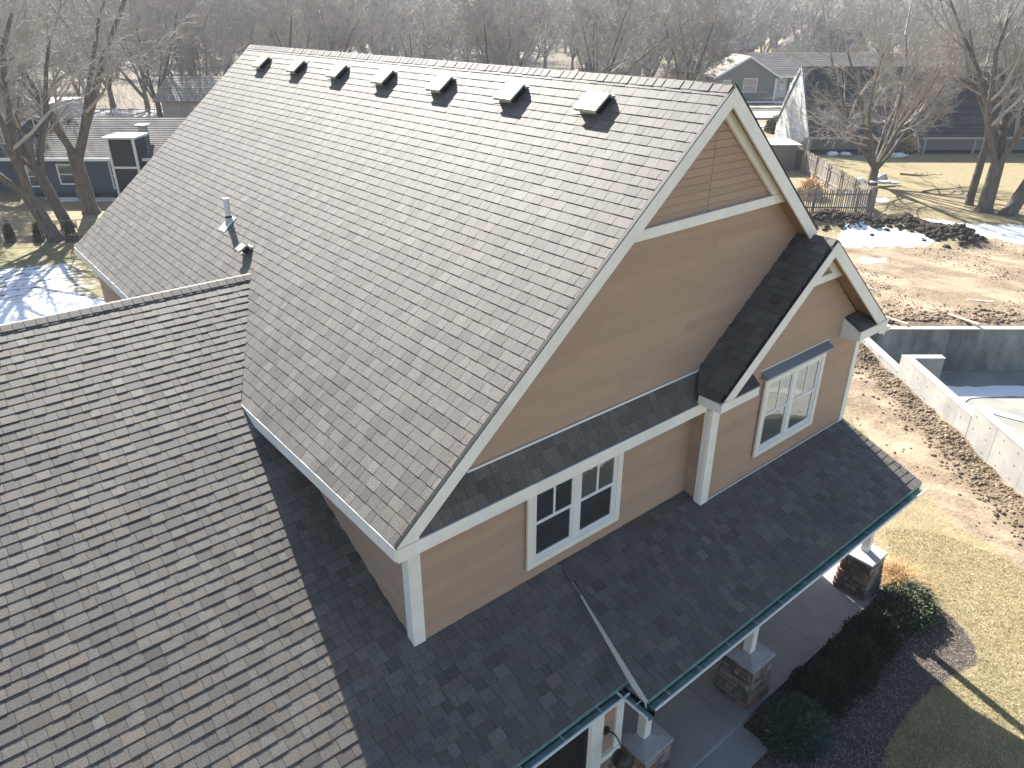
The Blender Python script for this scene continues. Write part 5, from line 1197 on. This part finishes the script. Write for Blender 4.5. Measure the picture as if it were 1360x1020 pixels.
# ---- picket fence (front run facing the camera) and board fence running back
def picket_fence(A, B, hgt, n, wd, lab, pointed=True, gap=.4, mt='wood'):
    A, B = Vector(A), Vector(B); d = (B - A); L_ = d.length; d.normalize(); nrm = Vector((d.y, -d.x, 0))
    f = empty('picket_fence' if pointed else 'board_fence', A, label=lab, cat='fence')
    R = random.Random(n); w_ = L_ / n * (1 - gap); mb = MB()
    def pk(w_, h):
        m_ = MB(); pr_ = [(0, 0), (w_, 0), (w_, h - (.06 if pointed else 0)), (w_ / 2, h), (0, h - (.06 if pointed else 0))]
        m_.prism([d * x + Vector((0, 0, z)) for x, z in pr_], nrm * .02); return m_.mesh('picket', M[mt])
    pm = [pk(w_, hgt), pk(w_, hgt * .97), pk(w_ * .95, hgt * 1.02)]
    for k in range(n):
        p = A + d * (L_ * k / n); o = D.objects.new('picket', pm[R.randrange(3)]); COL.objects.link(o); o.parent = f; o.location = p - A + Vector((0, 0, hz(p.x, p.y) - A.z)); o.rotation_euler = (R.gauss(0, .015), R.gauss(0, .015), 0)
    for z in (.35, hgt - .35):
        m_ = MB(); m_.prism([A + Vector((0, 0, z)) - nrm * .04, B + Vector((0, 0, z)) - nrm * .04, B + Vector((0, 0, z + .08)) - nrm * .04, A + Vector((0, 0, z + .08)) - nrm * .04], nrm * .035); m_.build('rail', M[mt], f)
    k = 0
    while k * 2.4 <= L_ + .1:
        p = A + d * min(L_, k * 2.4); m_ = MB(); m_.prism([p - nrm * .05 + d * a * .05 - nrm * b * .09 for a, b in ((-1, 0), (1, 0), (1, 1), (-1, 1))], (0, 0, hgt + .05)); m_.build('post', M[mt], f); k += 1
    return f
c0 = AB(17.75, 32.5); picket_fence(AB(12.2, 32.6), c0, 1.45, 46, .07, 'grey picket fence facing the dug plot, ending at a tall corner post')
picket_fence(c0, AB(18.5, 47.5), 1.5, 100, .13, 'weathered board fence running back towards the white-gabled house', pointed=False, gap=.06)
m_ = MB(); m_.abox((17.65, 32.35, 0), (17.95, 32.45, 1.6)); m_.build('gate_board', M['wood'], D.objects['picket_fence'])
picket_fence(AB(18.5, 47.6), AB(21.3, 52.6), 1.35, 30, .1, 'dark picket fence joining the white-gabled house', mt='wood')
shd = empty('garden_shed', AB(17.5, 46, 0), label='small grey shed with white corrugated roof behind the right rake', cat='shed')
apart(shd, 'wall', 'greyroof', ((15.4, 45.6, -.2), (18.0, 48.0, 1.75)))
for k in range(13): apart(shd, 'roof_sheet', 'vinyl', ((15.2 + k * .23, 45.3, 1.78 + .02 * (k % 2)), (15.2 + k * .23 + .225, 48.2, 1.82 + .02 * (k % 2))))
# chain-link fence and three little conifers on the left
fc = empty('chain_link_fence', gl(0, 320), label='low chain-link fence behind the three small conifers at left', cat='fence')
A, B = Vector(gl(-60, 324)), Vector(gl(175, 314)); d = (B - A)
MB().tube([A + Vector((0, 0, .95)), B + Vector((0, 0, .95))], .022, 6).build('top_rail', M['grey'], fc)
for t in (.05, .28, .49, .70, .92): MB().tube([A + d * t, A + d * t + Vector((0, 0, .98))], .028, 6).build('post', M['grey'], fc)
m_ = MB(); dn_ = d.normalized(); L_ = d.length; k = 0.
while k < L_ - .9:
    for s_ in (0, 1):
        a = A + dn_ * (k + (.9 if s_ else 0)); b = A + dn_ * (k + (0 if s_ else .9)) + Vector((0, 0, .92)); m_.poly([a + Vector((0, 0, .03)), a + dn_ * .004 + Vector((0, 0, .03)), b + dn_ * .004, b])
    k += .12
m_.build('wire_mesh', M['grey'], fc, fix=False, kind='stuff')
for px, py, lb in ((15, 320, 'leftmost of three little olive conifers by the chain-link fence'), (53, 318, 'middle one of three little olive conifers by the chain-link fence'), (94, 313, 'little olive conifer between the trunks by the chain-link fence')):
    shrub('small_conifer', gl(px, py), (.24, .24, .95), 1200, 'olive', lb, 'conifer', .08, px)

# things on the right-hand lawn
def rock(name, px, py, r, mt, label, cat='stone', sq=.5, z=0.):
    R = random.Random(px * 7 + py); V, F = ico(R, r); m_ = MB(); m_.v = [(p[0] * 1.3, p[1], p[2] * sq * 1.4 + r * .25) for p in V]; m_.f = F; m_.a = [.5] * len(F)
    return inst(name, m_.mesh(name, M[mt], smooth=False), Vector(gl(px, py)) + Vector((0, 0, z)), label=label, cat=cat)
rock('boulder', 1122, 207, .55, 'whitewall', 'pale low boulder at the lawn edge under the porch beam'); rock('boulder', 1106, 206, .4, 'snow', 'bluish snow-topped stone left of the pale low boulder'); rock('boulder', 1192, 209, .6, 'whitewall', 'pale boulder right of the wide many-limbed tree')
rock('boulder', 1143, 241, .35, 'snow', 'snowy stone left of the wide tree foot'); rock('boulder', 1170, 240, .45, 'grey', 'upright grey stone right of the wide tree foot', sq=1.)
for i, (px, py, lb) in enumerate(((1172, 243, 'white plank, uppermost in the heap by the wide tree'), (1178, 246, 'white plank in the middle of the heap by the wide tree'), (1168, 247, 'white plank, lowest in the heap by the wide tree'))):
    m_ = MB(); m_.box((-.8, -.12, 0), (.8, .12, .08)); inst('plank', m_.mesh('plank', M['snow']), Vector(gl(px, py)) + Vector((0, 0, .05 + .1 * i)), rot=(.05, .03, -YAW - .2 + .25 * i), label=lb, cat='plank')
def fallen(px, py, ln, rz, seed, lb):
    R = random.Random(seed); m_ = MB(); p = Vector((0, 0, .06)); d = Vector((1, 0, .04)); pts = [p.copy()]
    for k in range(6):
        d = (d + Vector((R.gauss(0, .2), R.gauss(0, .25), R.gauss(0, .08)))).normalized(); p = p + d * ln / 6; p.z = max(.04, p.z); pts.append(p.copy())
        if k > 0:
            e = p + Vector((R.uniform(-.2, .6), R.choice((-1, 1)) * R.uniform(.3, .8), R.uniform(.05, .4))) * ln * .22; m_.tube([p, p.lerp(e, .5) + Vector((0, 0, .05)), e], [.03, .02, .008], 5)
    m_.tube(pts, [.07 - .009 * k for k in range(7)], 6); o = inst('fallen_branch', m_.mesh('fallen_branch', M['bark']), gl(px, py), rot=(0, 0, rz - YAW), label=lb, cat='branch')
fallen(1225, 256, 3.4, .25, 1, 'fallen dead branch on the lawn left of the three trunks'); fallen(1195, 232, 2.6, -.5, 2, 'fallen dead branch arching behind the plank heap')
# playset, yellow shrub
ps = empty('playset', gl(1188, 204), label='blue and white garden playset under the dark porch by the wide tree', cat='playset')
p = Vector(gl(1188, 203))
for s_ in (-1, 1): MB().tube([p + E1 * (.35 * s_), p + Vector((0, 0, 1.9))], .05, 6).build('leg', M['blue'], ps)
MB().prism([p + E1 * -.5, p + E1 * -.1, p + E1 * .35 + Vector((0, 0, 1.1)), p + E1 * -.05 + Vector((0, 0, 1.1))], E2 * .1).build('slide', M['pvc'], ps)
shrub('yellow_shrub', gl(1201, 202), (.7, .7, 1.1), 1500, 'straw', 'tawny yellow shrub beside the playset', 'shrub', .12, 44)
shrub('low_shrub', gl(1030, 176), (1.2, 1.0, 1.4), 1800, 'olive', 'dull olive shrub between the peak and the white gable', 'shrub', .2, 45)
shrub('low_shrub', gl(1075, 262), (1.0, .6, 1.0), 1800, 'straw', 'reddish dry brush inside the picket fence corner', 'shrub', .12, 46, spiky=.5)

# ================================================================== thin winter haze
hzb = MB(); hzb.abox((-480, -60, -4.), (480, 470, 17.)); 
hm = D.materials.new('haze'); hm.use_nodes = True; n = hm.node_tree.nodes; n.remove(n['Principled BSDF'])
pvn = n.new('ShaderNodeVolumePrincipled'); pvn.inputs['Density'].default_value = .0006; pvn.inputs['Color'].default_value = (.85, .9, 1, 1); pvn.inputs['Anisotropy'].default_value = .0
hm.node_tree.links.new(pvn.outputs[0], n['Material Output'].inputs['Volume'])
M['haze'] = hm
HAZE = True
if HAZE:
    o = hzb.build('haze', hm, None, kind='stuff'); tag(o, 'thin pale winter haze over the whole neighbourhood', 'haze')
